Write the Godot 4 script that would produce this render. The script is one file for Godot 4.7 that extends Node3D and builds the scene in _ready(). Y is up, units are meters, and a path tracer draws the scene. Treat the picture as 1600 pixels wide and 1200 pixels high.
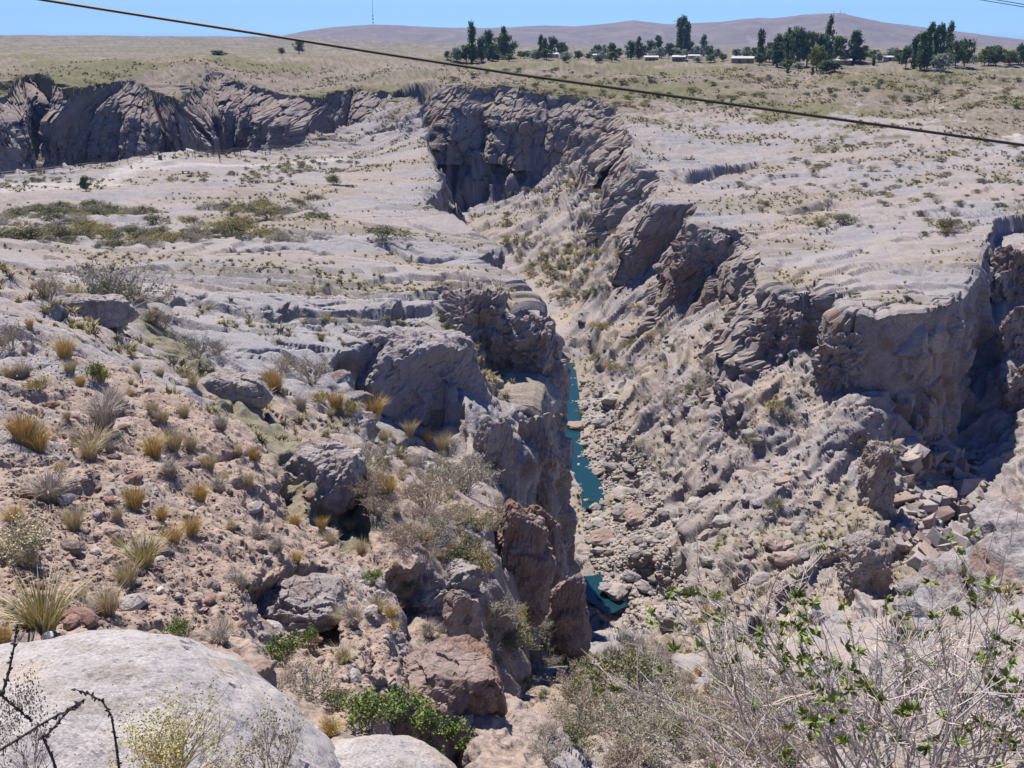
extends Node3D
# A dry river gorge cut into a stony plateau, seen from a hillside; trees, farmhouses and hills beyond.
# The eye stands at the origin; +x is right, -z is forward, all heights are relative to the eye.

const FOC := 1563.0            # focal length of the photograph in its own pixels (1600 x 1200)
const PITCH := 0.32987         # the camera looks 18.9 degrees down
const NT := 6

var noise_soft := FastNoiseLite.new()
var noise_one := FastNoiseLite.new()
var noise_crag := FastNoiseLite.new()
var noise_ridge := FastNoiseLite.new()
var noise_cell := FastNoiseLite.new()
var noise_gap := FastNoiseLite.new()
var rng := RandomNumberGenerator.new()

func _ready() -> void:
	rng.seed = 20240
	make_camera()
	make_sky()
	make_noise()
	make_terrain()
	make_river()
	make_hills()
	make_objects()

func make_camera() -> void:
	var c := Camera3D.new()
	c.name = "camera"
	c.fov = rad_to_deg(2.0 * atan(600.0 / FOC))
	c.near = 0.05
	c.far = 20000.0
	c.rotation.x = -PITCH
	add_child(c)
	c.current = true

func make_sky() -> void:
	var m := ProceduralSkyMaterial.new()
	m.sky_top_color = Color(0.13, 0.27, 0.52)
	m.sky_horizon_color = Color(0.60, 0.77, 0.88)
	m.sky_curve = 0.12
	m.ground_bottom_color = Color(0.32, 0.28, 0.26)
	m.ground_horizon_color = Color(0.55, 0.6, 0.66)
	m.sun_angle_max = 1.0
	var s := Sky.new()
	s.sky_material = m
	var e := Environment.new()
	e.background_mode = Environment.BG_SKY
	e.sky = s
	e.background_energy_multiplier = 1.0
	e.tonemap_mode = Environment.TONE_MAPPER_LINEAR
	e.tonemap_exposure = 1.92
	e.sdfgi_enabled = true
	e.ssao_enabled = true
	e.ssil_enabled = true
	e.fog_enabled = true
	e.fog_density = 0.00008
	e.fog_light_color = Color(0.42, 0.54, 0.80)
	var w := WorldEnvironment.new()
	w.name = "world_environment"
	w.environment = e
	add_child(w)
	var l := DirectionalLight3D.new()
	l.name = "sun"
	l.light_energy = 1.5
	l.light_color = Color(1.0, 0.965, 0.91)
	l.light_angular_distance = 0.5
	l.shadow_enabled = true
	add_child(l)
	l.look_at_from_position(Vector3(-0.23, 0.84, -0.48), Vector3.ZERO, Vector3.UP)   # from ahead and to the left, high

func make_noise() -> void:
	noise_soft.noise_type = FastNoiseLite.TYPE_SIMPLEX_SMOOTH
	noise_soft.fractal_type = FastNoiseLite.FRACTAL_FBM
	noise_soft.fractal_octaves = 3
	noise_soft.frequency = 1.0
	noise_soft.seed = 11
	noise_one.noise_type = FastNoiseLite.TYPE_SIMPLEX_SMOOTH
	noise_one.fractal_type = FastNoiseLite.FRACTAL_NONE
	noise_one.frequency = 1.0
	noise_one.seed = 31
	noise_crag.noise_type = FastNoiseLite.TYPE_SIMPLEX_SMOOTH
	noise_crag.fractal_type = FastNoiseLite.FRACTAL_RIDGED
	noise_crag.fractal_octaves = 1
	noise_crag.frequency = 1.0
	noise_crag.seed = 41
	noise_ridge.noise_type = FastNoiseLite.TYPE_SIMPLEX_SMOOTH
	noise_ridge.fractal_type = FastNoiseLite.FRACTAL_RIDGED
	noise_ridge.fractal_octaves = 3
	noise_ridge.frequency = 1.0
	noise_ridge.seed = 23
	noise_cell.noise_type = FastNoiseLite.TYPE_CELLULAR
	noise_cell.cellular_return_type = FastNoiseLite.RETURN_CELL_VALUE
	noise_cell.fractal_type = FastNoiseLite.FRACTAL_NONE
	noise_cell.frequency = 1.0
	noise_cell.seed = 5
	noise_gap.noise_type = FastNoiseLite.TYPE_CELLULAR
	noise_gap.cellular_return_type = FastNoiseLite.RETURN_DISTANCE2_SUB
	noise_gap.fractal_type = FastNoiseLite.FRACTAL_NONE
	noise_gap.frequency = 1.0
	noise_gap.seed = 5

# the direction that a pixel of the photograph looks in, and the point at height h on it
func ray(px: float, py: float) -> Vector3:
	var cx := (px - 800.0) / FOC
	var cy := (600.0 - py) / FOC
	return Vector3(cx, -sin(PITCH) + cy * cos(PITCH), -cos(PITCH) - cy * sin(PITCH))

func at_height(px: float, py: float, h: float) -> Vector3:
	var d := ray(px, py)
	return d * (h / d.y)

func sstep(a: float, b: float, x: float) -> float:
	var t := clampf((x - a) / (b - a), 0.0, 1.0)
	return t * t * (3.0 - 2.0 * t)

func smax(a: float, b: float, k: float) -> float:
	var h := maxf(k - absf(a - b), 0.0) / k
	return maxf(a, b) + h * h * k * 0.25

# ---------------------------------------------------------------- the shape of the land
# Sights on the photograph: pixel x, pixel y, height. Each lies on the sight line at that height.
var top_sights := [
	# the hillside at the viewer's feet and to the left
	[100, 930, -7.2], [250, 960, -7.8], [40, 800, -7.4], [225, 770, -8.3], [40, 660, -7.9], [60, 600, -8.2], [30, 520, -8.9], [10, 445, -10.2],
	[0, 1000, -5.7], [330, 650, -10.2], [400, 800, -10.2], [450, 1000, -8.7], [500, 900, -10.5], [600, 760, -12.6], [650, 1000, -11.0], [550, 1100, -8.6],
	[700, 1190, -9.8], [100, 480, -11.7], [200, 500, -13.2], [270, 540, -14.2], [330, 600, -14.0], [450, 720, -13.4], [540, 810, -12.6],
	# the plateau on the left
	[430, 590, -15.6], [300, 450, -20.3], [500, 490, -18.8], [620, 545, -17.6], [560, 530, -16.8], [650, 440, -22.0], [150, 400, -22.4], [0, 385, -22.4], [450, 400, -23.3],
	[0, 340, -25.4], [300, 340, -25.6], [600, 340, -26.0], [100, 290, -27.0], [400, 280, -27.3], [600, 280, -27.5], [0, 265, -27.3], [340, 240, -28.0], [600, 220, -27.8], [760, 640, -20.4], [850, 500, -24.0], [800, 520, -22.6], [850, 640, -24.2], [835, 720, -24.0], [720, 480, -20.8], [700, 540, -19.6], [790, 760, -22.0],
	# the mesa on the right
	[1300, 300, -27.0], [1100, 200, -22.5], [1300, 200, -21.5], [1500, 200, -20.0], [1590, 300, -25.0], [1420, 430, -27.5], [1300, 430, -28.5], [1480, 380, -27.0], [1590, 400, -27.0],
	[1200, 450, -30.0], [1150, 330, -28.5], [1050, 280, -27.5], [1000, 200, -21.5], [900, 150, -16.0], [1430, 490, -27.6],
	# the upper terrace
	[1000, 130, -14.0], [1300, 130, -13.0], [1590, 150, -15.0], [1590, 112, -11.5], [750, 110, -11.0], [1100, 97, -10.5], [1400, 97, -10.5], [700, 150, -15.5],
	[300, 108, -9.5], [0, 120, -11.0], [560, 110, -10.5], [300, 92, -9.0], [0, 92, -8.0], [640, 150, -17.0],
	# the slope below the viewer and to the right
	[900, 1190, -15.0], [1100, 1190, -17.0], [1300, 1190, -15.5], [1590, 950, -13.2], [1590, 815, -16.2], [1500, 930, -18.4], [1590, 1150, -8.4], [830, 1150, -12.0],
]
# and points by azimuth (degrees), distance, height
var top_points := [
	[0, 0.6, -1.65], [-60, 1.5, -1.7], [60, 1.5, -1.75], [180, 2.0, -1.5], [-20, 3.4, -3.4], [-35, 4.0, -2.9], [15, 3.0, -2.9], [35, 4.0, -2.8], [0, 5.0, -5.6], [18, 8.0, -8.4], [-12, 6.0, -5.6],
	[-70, 15, -3.0], [-100, 15, 0.0], [180, 20, 2.0], [90, 12, -5.0], [-60, 40, -7.0], [-90, 60, 4.0], [180, 80, 10.0], [90, 40, -8.0], [60, 30, -10.0],
	[-50, 120, -20.0], [-60, 250, -26.0], [-60, 450, -10.0], [55, 150, -24.0], [60, 300, -20.0], [60, 500, -11.0], [-120, 300, 5.0], [120, 300, 0.0], [180, 500, 10.0],
	[-40, 700, -7.5], [-15, 900, -8.5], [5, 900, -10.5], [30, 900, -10.5], [50, 900, -10.0],
	[-45, 1800, 1.0], [-20, 1800, 0.0], [0, 1800, -10.0], [25, 1800, -11.0], [50, 1800, -10.0],
	[-45, 3200, 14.0], [-22, 3200, 15.5], [-10, 3200, 10.0], [-3, 3200, -8.0], [10, 3200, -14.0], [30, 3200, -14.0], [50, 3200, -12.0], [180, 3000, 10.0], [-100, 3000, 20.0], [100, 3000, 0.0],
	[-45, 8000, -10.0], [-20, 8000, -10.0], [0, 8000, -20.0], [45, 8000, -20.0], [180, 8000, -20.0],
]
# the floor of the gorge
var floor_sights := [
	[888, 590, -53.0], [893, 650, -53.6], [900, 700, -53.8], [925, 780, -54.0], [920, 870, -54.4], [940, 950, -54.8], [970, 720, -52.0], [1000, 900, -52.0], [1040, 960, -50.5],
	[1000, 1010, -37.0], [960, 1050, -29.0], [1000, 1100, -24.5], [1100, 1100, -25.0], [900, 1150, -17.5], [1200, 1050, -32.0], [1320, 970, -41.5], [1450, 800, -46.0], [1450, 720, -46.8],
	[1100, 1010, -45.0], [800, 400, -50.0], [880, 480, -52.0], [1590, 740, -42.0], [1400, 1000, -36.0],
	[905, 1010, -36.0], [870, 1040, -27.0], [850, 1090, -18.5], [1590, 400, -30.0], [1590, 500, -35.0], [1590, 600, -39.0], [1590, 690, -43.0],
	# the long stony slope on the right bank
	[900, 330, -41.0], [900, 250, -32.5], [900, 400, -46.0], [900, 480, -51.0], [850, 420, -49.5], [800, 330, -46.0], [750, 300, -46.0], [720, 250, -42.0], [1000, 420, -40.0], [1000, 340, -33.5], [950, 480, -46.0],
	[1050, 480, -42.0], [1100, 470, -39.0], [1150, 520, -38.5], [1100, 600, -42.5], [1000, 600, -47.5], [950, 600, -51.0], [1200, 560, -37.0], [1300, 600, -36.5], [1330, 650, -38.0], [1250, 700, -41.0], [1150, 700, -44.0], [1050, 700, -48.0],
	[1150, 850, -45.0], [1050, 850, -50.0], [1250, 850, -43.0], [1200, 950, -44.5], [1100, 950, -48.0], [1300, 900, -42.5], [1390, 650, -38.0], [1375, 720, -40.5],
]
var floor_points := [
	[-3.8, 300, -50.0], [-8, 320, -50.0], [-20, 300, -50.0], [-40, 290, -50.0], [-70, 320, -50.0], [40, 110, -38.0], [60, 140, -34.0], [90, 100, -28.0], [4, 80, -54.9], [2, 95, -54.5], [0, 120, -53.5], [-2, 170, -52.5], [2, 200, -52.0],
	[0, 20, -17.0], [30, 20, -16.0], [20, 12, -12.0], [0, 9, -9.0], [-5, 240, -51.0], [40, 50, -26.0],
]
# The rim of the gorge, clockwise from the far tip of the left plateau: pixel x, y, height, height of the cliff below it, slope of the scree under the cliff
var rim_sights := [
	[655, 215, -28.0, 30, 1.0], [670, 250, -28.0, 30, 1.0], [688, 300, -28.0, 30, 1.2], [660, 318, -27.5, 30, 1.0], [668, 332, -27.3, 30, 1.0], [735, 352, -27.0, 30, 1.2], [745, 372, -26.5, 30, 1.2], [782, 392, -26.0, 30, 1.2], [740, 415, -25.6, 30, 1.2], [800, 432, -25.0, 30, 1.2],
	[840, 484, -24.2, 32, 4.0], [852, 545, -23.8, 34, 4.0], [850, 600, -24.8, 32, 4.0], [838, 655, -25.0, 28, 4.0], [826, 720, -24.6, 12, 3.0], [800, 775, -22.6, 12, 2.5],
	[790, 830, -21.0, 12, 2.5], [735, 885, -16.2, 9, 2.0], [745, 935, -13.6, 7, 1.4], [735, 1010, -12.2, 4, 1.0], [690, 1060, -10.6, 2, 0.9], [770, 1090, -11.6, 2, 1.1], [830, 1190, -12.2, 2, 0.9],
	[920, 1220, -15.5, 0.5, 0.7], [1100, 1230, -17.0, 0.5, 0.7], [1300, 1200, -15.8, 1, 0.8], [1420, 1040, -18.6, 2, 1.0], [1490, 940, -18.8, 6, 1.4], [1545, 865, -17.6, 8, 1.6], [1600, 800, -16.6, 9, 1.6], [1800, 740, -15.5, 8, 1.4],
	[2300, 650, -13.0, 6, 1.0], [2600, 420, -22.0, 8, 0.8], [1900, 370, -25.5, 10, 0.8], [1640, 345, -26.8, 12, 1.0], [1570, 342, -27.0, 14, 1.2], [1548, 372, -27.0, 20, 3.0], [1530, 396, -27.2, 20, 3.0],
	[1524, 430, -27.4, 22, 2.0], [1500, 462, -27.6, 22, 1.5], [1470, 492, -27.7, 20, 1.5], [1392, 494, -27.8, 18, 1.5], [1330, 500, -28.4, 13, 1.5], [1302, 470, -28.6, 18.5, 1], [1280, 440, -28.8, 18.5, 1], [1262, 470, -29.4, 18.5, 1], [1215, 470, -30.2, 18.5, 1], [1185, 440, -30.0, 18.5, 1],
	[1200, 395, -29.0, 18.5, 1], [1150, 362, -28.6, 18.5, 0.8], [1070, 350, -28.6, 18.5, 0.8], [1100, 320, -28.2, 18.5, 0.8], [1020, 320, -28.0, 18.5, 0.8], [1040, 270, -26.6, 18.5, 0.8], [985, 275, -27.7, 18.5, 0.8],
	[990, 225, -24.2, 18.5, 0.8], [968, 172, -18.8, 18.5, 0.8], [900, 165, -18.7, 18.5, 0.8], [820, 178, -21.3, 18.5, 0.8], [760, 165, -19.3, 18.5, 0.8], [715, 170, -20.0, 18.5, 0.8], [690, 150, -17.2, 20, 3], [650, 128, -14.0, 6, 0.5], [622, 140, -15.5, 18, 3],
	[598, 132, -14.0, 26, 4], [560, 128, -13.4, 26, 4], [505, 132, -13.4, 26, 4], [480, 128, -12.6, 26, 4], [330, 112, -10.4, 26, 4], [280, 128, -12.0, 26, 4], [200, 120, -11.4, 26, 4], [100, 130, -12.4, 26, 4], [50, 120, -11.4, 26, 4], [0, 140, -13.6, 26, 4], [-200, 130, -12.0, 26, 4],
	[-600, 150, -13.0, 10, 0.7], [-900, 300, -24.0, 10, 0.7], [-600, 330, -27.0, 25, 0.9], [-100, 290, -27.4, 25, 0.9], [0, 276, -27.4, 25, 0.9], [110, 266, -27.5, 25, 0.9], [240, 247, -27.8, 25, 0.9], [350, 240, -28.0, 25, 0.9], [480, 223, -28.0, 25, 0.9], [570, 210, -27.9, 25, 0.9], [630, 205, -27.9, 25, 0.9],
]
# Ribs of rock that stand out of the slopes: slope on each side, then pixel x, y, height
var ribs := [
	[0.9, 1395, 640, -37.0, 1330, 665, -38.5, 1240, 720, -41.0, 1180, 800, -43.5, 1110, 900, -46.0, 1070, 955, -48.0],
	[1.3, 1385, 690, -40.0, 1370, 740, -41.5, 1345, 830, -42.0, 1320, 930, -42.5, 1280, 965, -42.5],
	[1.1, 1300, 560, -34.5, 1210, 640, -39.0, 1110, 730, -44.5],
	[1.2, 1190, 470, -33.5, 1150, 560, -39.0],
	[2.6, 790, 800, -22.0, 835, 850, -26.0, 860, 930, -30.0, 875, 985, -32.0],
	[1.2, 690, 1065, -11.0, 760, 1075, -12.8],
	[1.6, 950, 995, -36.5, 925, 1020, -32.0, 870, 1060, -24.5],
]
# Channels: half width, side slope, then pixel x, y, height
var channels := [
	[0.9, 0.5, 885, 570, -53.8, 888, 600, -53.9, 893, 640, -54.2, 890, 690, -54.3, 905, 730, -54.5, 924, 765, -54.6, 928, 800, -54.7],
	[1.0, 0.5, 918, 905, -55.2, 932, 935, -55.3, 968, 958, -55.4],
]
# Steps in the rock that face the viewer: height of the step, how far the hollow before it reaches, then pixel x, y, height along its edge
var scarps := [
	[1.5, 9.0, 350, 512, -18.0, 420, 498, -18.4, 500, 489, -18.8, 600, 487, -19.2, 700, 482, -20.6, 745, 470, -21.6],
	[3.3, 16.0, 510, 566, -16.4, 560, 556, -16.6, 620, 556, -17.2, 670, 566, -17.6, 690, 580, -18.0, 745, 625, -18.6],
	[4.0, 8.0, 690, 486, -20.6, 720, 450, -22.2, 750, 448, -22.6, 790, 470, -23.2, 860, 510, -23.8],
	[2.6, 6.0, 770, 575, -22.4, 800, 545, -22.8, 850, 560, -23.6, 880, 580, -24.2],
	[1.6, 9.0, 440, 688, -13.2, 480, 670, -13.4, 530, 690, -13.4, 556, 730, -13.3, 575, 775, -13.0],
	[0.8, 9.0, 375, 925, -9.6, 430, 900, -9.9, 515, 888, -10.7, 535, 900, -10.7],
	[0.9, 4.0, 285, 575, -14.0, 330, 598, -14.0, 390, 612, -14.2, 430, 640, -14.0],
	[0.8, 5.0, 60, 462, -11.3, 110, 478, -12.0, 200, 500, -13.2, 220, 505, -13.4],
	[1.2, 5.0, 540, 380, -24.4, 620, 386, -24.2, 650, 400, -24.0, 740, 395, -25.2],
	[0.8, 5.0, 0, 420, -21.0, 120, 425, -21.0, 300, 418, -22.0, 420, 425, -21.8],
	[0.7, 6.0, 200, 470, -19.2, 300, 466, -19.6, 430, 455, -20.4, 560, 462, -20.4, 650, 456, -21.3],
	[1.5, 7.0, 560, 1060, -10.0, 660, 1050, -10.7, 720, 1050, -11.3, 770, 1062, -12.0],
	[1.0, 10.0, 600, 885, -12.6, 700, 905, -13.2, 745, 920, -13.8],
	[3.0, 14.0, 1040, 258, -25.4, 1080, 262, -25.6, 1140, 252, -25.2, 1200, 248, -24.8],
	[1.2, 8.0, 1210, 330, -28.0, 1290, 318, -27.6, 1350, 330, -27.8],
	[2.0, 5.0, 1180, 520, -33.0, 1240, 500, -32.0, 1290, 520, -32.5],
	[1.6, 6.0, 300, 395, -23.2, 420, 385, -23.8, 560, 395, -23.6],
]

var rbf_top: Array          # [us, vs, weights, constant]
var rbf_floor: Array
var rim_x := PackedFloat64Array()
var rim_d := PackedFloat64Array()
var rim_c := PackedFloat64Array()
var rim_t := PackedFloat64Array()
var rim_s := PackedFloat64Array()
var rib_lines := []
var channel_lines := []
var scarp_lines := []         # [height, reach, azimuths, distances]
var f_az := PackedFloat64Array()
var f_lr := PackedFloat64Array()
var f_rows := []             # per azimuth: PackedFloat32Array of NT values per distance
const LR0 := -0.9
const LR1 := 9.05
const NR := 360

func polar(p: Vector3) -> Vector2:
	return Vector2(atan2(p.x, -p.z), log(maxf(sqrt(p.x * p.x + p.z * p.z), 0.3)))

func solve_rbf(us: PackedFloat64Array, vs: PackedFloat64Array, hs: PackedFloat64Array) -> Array:
	var n := us.size()
	var m := n + 1
	var a := []
	for i in m:
		var row := PackedFloat64Array()
		row.resize(m + 1)
		for j in m:
			if i < n and j < n:
				row[j] = sqrt((us[i] - us[j]) ** 2 + (vs[i] - vs[j]) ** 2 + 0.004)
			elif i < n or j < n:
				row[j] = 1.0
		row[m] = hs[i] if i < n else 0.0
		if i < n:
			row[i] -= 0.004
		a.append(row)
	for c in m:
		var best := c
		for i in range(c + 1, m):
			if absf(a[i][c]) > absf(a[best][c]):
				best = i
		var sw = a[c]; a[c] = a[best]; a[best] = sw
		var rc: PackedFloat64Array = a[c]
		for i in range(c + 1, m):
			var ri: PackedFloat64Array = a[i]
			var f := ri[c] / rc[c]
			if f != 0.0:
				for j in range(c, m + 1):
					ri[j] -= f * rc[j]
				a[i] = ri
	var w := PackedFloat64Array()
	w.resize(m)
	for k in m:
		var i := m - 1 - k
		var s: float = a[i][m]
		for j in range(i + 1, m):
			s -= a[i][j] * w[j]
		w[i] = s / a[i][i]
	return [us, vs, w]

func fit(sights: Array, points: Array) -> Array:
	var us := PackedFloat64Array()
	var vs := PackedFloat64Array()
	var hs := PackedFloat64Array()
	for s in sights:
		var q := polar(at_height(s[0], s[1], s[2]))
		us.append(q.x * 1.6); vs.append(q.y); hs.append(s[2])
	for s in points:
		us.append(deg_to_rad(s[0]) * 1.6); vs.append(log(s[1])); hs.append(s[2])
	return solve_rbf(us, vs, hs)

func rbf_at(f: Array, u: float, v: float) -> float:
	var us: PackedFloat64Array = f[0]
	var vs: PackedFloat64Array = f[1]
	var w: PackedFloat64Array = f[2]
	var n := us.size()
	var s := w[n]
	for i in n:
		var a := us[i] - u
		var b := vs[i] - v
		s += w[i] * sqrt(a * a + b * b + 0.004)
	return s

func prepare_lines(src: Array, lead: int) -> Array:
	var out := []
	for l in src:
		var pts := []
		var i := lead
		while i < l.size():
			pts.append(at_height(l[i], l[i + 1], l[i + 2]))
			i += 3
		out.append([l, pts])
	return out

func field_column(i: int) -> void:
	var az := f_az[i]
	var row := PackedFloat32Array()
	row.resize(NR * NT)
	var n := rim_x.size()
	var sa := sin(az)
	var ca := cos(az)
	for j in NR:
		var lr := f_lr[j]
		var r := exp(lr)
		var x := r * sa
		var d := r * ca
		var best := 1.0e12
		var bi := 0
		var bt := 0.0
		var inside := false
		var k := n - 1
		for m in n:
			var x0 := rim_x[k]
			var d0 := rim_d[k]
			var x1 := rim_x[m]
			var d1 := rim_d[m]
			var ex := x1 - x0
			var ed := d1 - d0
			var t := clampf(((x - x0) * ex + (d - d0) * ed) / (ex * ex + ed * ed), 0.0, 1.0)
			var qx := x0 + ex * t - x
			var qd := d0 + ed * t - d
			var q := qx * qx + qd * qd
			if q < best:
				best = q; bi = k; bt = t
			if (d1 > d) != (d0 > d) and x < (x0 - x1) * (d - d1) / (d0 - d1) + x1:
				inside = not inside
			k = m
		var bj := (bi + 1) % n
		var o := j * NT
		row[o] = rbf_at(rbf_top, az * 1.6, lr)
		row[o + 1] = rbf_at(rbf_floor, az * 1.6, clampf(lr, 1.6, 6.2))
		row[o + 2] = sqrt(best) * (1.0 if inside else -1.0)
		row[o + 3] = lerpf(rim_c[bi], rim_c[bj], bt)
		row[o + 4] = lerpf(rim_t[bi], rim_t[bj], bt)
		# ribs that rise above the slope
		var up := -1.0e4
		for l in rib_lines:
			var pts: Array = l[1]
			var sl: float = l[0][0]
			for m in pts.size() - 1:
				var a: Vector3 = pts[m]
				var b: Vector3 = pts[m + 1]
				var ex := b.x - a.x
				var ed := -b.z + a.z
				var t := clampf(((x - a.x) * ex + (d + a.z) * ed) / (ex * ex + ed * ed), 0.0, 1.0)
				var q := sqrt((a.x + ex * t - x) ** 2 + (-a.z + ed * t - d) ** 2)
				up = maxf(up, lerpf(a.y, b.y, t) - maxf(q - 1.2, 0.0) * sl * 1.6)
		row[o + 5] = up
	f_rows[i] = row

func make_fields() -> void:
	rbf_top = fit(top_sights, top_points)
	rbf_floor = fit(floor_sights, floor_points)
	var run := 0.0
	for s in rim_sights:
		var p := at_height(s[0], s[1], s[2])
		if rim_x.size() > 0:
			run += sqrt((p.x - rim_x[-1]) ** 2 + (-p.z - rim_d[-1]) ** 2)
		rim_x.append(p.x); rim_d.append(-p.z); rim_c.append(s[3]); rim_t.append(s[4]); rim_s.append(run)
	rib_lines = prepare_lines(ribs, 1)
	channel_lines = prepare_lines(channels, 2)
	for l in prepare_lines([[-100, 312, -26.4, 0, 303, -26.8, 100, 296, -26.9, 170, 282, -27.1, 215, 262, -27.5, 260, 250, -27.8, 340, 238, -28.0], [200, 268, -27.4, 300, 258, -27.6, 420, 250, -27.8, 520, 240, -27.8], [0, 290, -27.0, 180, 290, -27.0], [1440, 140, -14.0, 1480, 165, -16.5, 1520, 185, -18.5, 1560, 200, -19.5, 1640, 220, -20.5]], 0):
		track_lines.append(l[1])
	gully_line = prepare_lines([[225, 520, -13.8, 300, 575, -14.2, 350, 620, -14.0, 400, 670, -13.8, 450, 730, -13.6, 540, 815, -12.8]], 0)[0][1]
	for l in prepare_lines(scarps, 2):
		var za := PackedFloat64Array()
		var zr := PackedFloat64Array()
		for p in l[1]:
			za.append(atan2(p.x, -p.z)); zr.append(sqrt(p.x * p.x + p.z * p.z))
		scarp_lines.append([l[0][0], l[0][1], za, zr])
	var a := -180.0
	while a < 180.01:
		f_az.append(deg_to_rad(a))
		a += 0.25 if a >= -38.0 and a < 38.0 else 2.0
	for j in NR:
		f_lr.append(lerpf(LR0, LR1, j / float(NR - 1)))
	f_rows.resize(f_az.size())
	run_tasks(field_column, f_az.size())

func run_tasks(c: Callable, n: int) -> void:
	var id := WorkerThreadPool.add_group_task(c, n, -1, true)
	WorkerThreadPool.wait_for_group_task_completion(id)

func az_cell(az: float) -> Vector2:      # index and share
	var a := rad_to_deg(az)
	var i := 0
	if a < -38.0:
		var q := (a + 180.0) / 2.0
		i = clampi(int(q), 0, 70)
		return Vector2(i, q - i)
	if a < 38.0:
		var q := (a + 38.0) / 0.25
		i = clampi(int(q), 0, 303)
		return Vector2(71 + i, q - i)
	var q2 := (a - 38.0) / 2.0
	i = clampi(int(q2), 0, 70)
	return Vector2(375 + i, q2 - i)

# height of the land; az cell is looked up once per column
func land(az: float, r: float, cell: Vector2) -> float:
	var jf := clampf((log(maxf(r, 0.41)) - LR0) / (LR1 - LR0) * (NR - 1), 0.0, NR - 1.001)
	var j := int(jf)
	var fj := jf - j
	var i := int(cell.x)
	var fi := cell.y
	var ra: PackedFloat32Array = f_rows[i]
	var rb: PackedFloat32Array = f_rows[mini(i + 1, f_rows.size() - 1)]
	var o := j * NT
	var w00 := (1.0 - fi) * (1.0 - fj)
	var w10 := fi * (1.0 - fj)
	var w01 := (1.0 - fi) * fj
	var w11 := fi * fj
	var top := ra[o] * w00 + rb[o] * w10 + ra[o + NT] * w01 + rb[o + NT] * w11
	var rim := ra[o + 2] * w00 + rb[o + 2] * w10 + ra[o + NT + 2] * w01 + rb[o + NT + 2] * w11
	var x := r * sin(az)
	var d := r * cos(az)
	# relief of the open ground
	var scale := clampf(r / 60.0, 0.08, 1.0)
	if r < 900.0:
		var q := noise_soft.get_noise_2d(x * 0.011 + 3.0, d * 0.022) * 5.0 + noise_soft.get_noise_2d(x * 0.06, d * 0.09 + 7.0) * 0.9
		var fl := floorf(q)
		var led := fl + sstep(0.0, 0.12, q - fl) - q
		top += led * 0.75 * scale * sstep(30.0, 60.0, r) * (1.0 - sstep(420.0, 600.0, r))
		top += noise_soft.get_noise_2d(x * 0.03, d * 0.03) * 0.8 * scale
		top += noise_soft.get_noise_2d(x * 0.17 + 9.0, d * 0.17) * 0.10 * clampf(r / 25.0, 0.15, 1.0)
		if r > 260.0:       # mounds of the upper terrace
			top += noise_soft.get_noise_2d(x * 0.014 + 40.0, d * 0.014) * 4.0 * sstep(260.0, 340.0, r) * (1.0 - sstep(480.0, 700.0, r))
	else:
		top += noise_soft.get_noise_2d(x * 0.004, d * 0.004) * 2.5 * sstep(900.0, 1500.0, r)
	if r < 260.0:
		for sc in scarp_lines:
			var za: PackedFloat64Array = sc[2]
			if az > za[0] and az < za[za.size() - 1]:
				var zr: PackedFloat64Array = sc[3]
				var m := 0
				while za[m + 1] < az:
					m += 1
				var t := (az - za[m]) / (za[m + 1] - za[m])
				var reach: float = sc[1]
				var s := lerpf(zr[m], zr[m + 1], t) - r + noise_one.get_noise_2d(x * 0.22, d * 0.22) * minf(0.22 * reach, 1.6) + noise_one.get_noise_2d(x * 0.7, d * 0.7) * minf(0.1 * reach, 0.5)
				if s > 0.0 and s < reach:
					var ends := sstep(0.0, 0.3, (az - za[0]) / (za[za.size() - 1] - za[0])) * sstep(0.0, 0.3, (za[za.size() - 1] - az) / (za[za.size() - 1] - za[0]))
					var hgt: float = sc[0]
					top -= hgt * ends * minf(s / maxf(hgt * 0.3, r * 0.009), 1.0) * (1.0 - sstep(0.25 * reach, reach, s))
	if rim < -14.0:
		return top
	var amp := clampf(r / 110.0, 0.12, 1.0)
	var far := sstep(230.0, 300.0, r)
	var ch := ra[o + 3] * w00 + rb[o + 3] * w10 + ra[o + NT + 3] * w01 + rb[o + NT + 3] * w11
	var sheer := sstep(14.0, 18.0, ch)        # these cliffs carry a face of their own
	amp *= 1.0 - 0.85 * sheer
	rim += noise_soft.get_noise_2d(x * 0.045 + 20.0, d * 0.045) * 3.2 * amp * (1.0 + (far if az < -0.06 else 0.0)) + noise_soft.get_noise_2d(x * 0.16, d * 0.16 + 31.0) * 1.5 * amp
	rim += (noise_ridge.get_noise_2d(x * 0.03 - d * 0.012, d * 0.03 + x * 0.012) - 0.1) * (7.0 if az < -0.06 else 2.0) * far * (1.0 - sheer)
	if rim <= 0.0:
		return top
	var bot := ra[o + 1] * w00 + rb[o + 1] * w10 + ra[o + NT + 1] * w01 + rb[o + NT + 1] * w11
	var sl := ra[o + 4] * w00 + rb[o + 4] * w10 + ra[o + NT + 4] * w01 + rb[o + NT + 4] * w11
	var up := ra[o + 5] * w00 + rb[o + 5] * w10 + ra[o + NT + 5] * w01 + rb[o + NT + 5] * w11
	var rough := noise_soft.get_noise_2d(x * 0.09 + 70.0, d * 0.09) * 2.2 * amp + noise_ridge.get_noise_2d(x * 0.11, d * 0.11 + 14.0) * 1.1 * amp
	if az > -0.06:
		rough *= 1.0 - 0.5 * far
		sl = lerpf(sl, minf(sl, 0.75), far * (1.0 - sheer))
	bot += noise_soft.get_noise_2d(x * 0.12 + 50.0, d * 0.12) * 0.9 * amp
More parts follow.
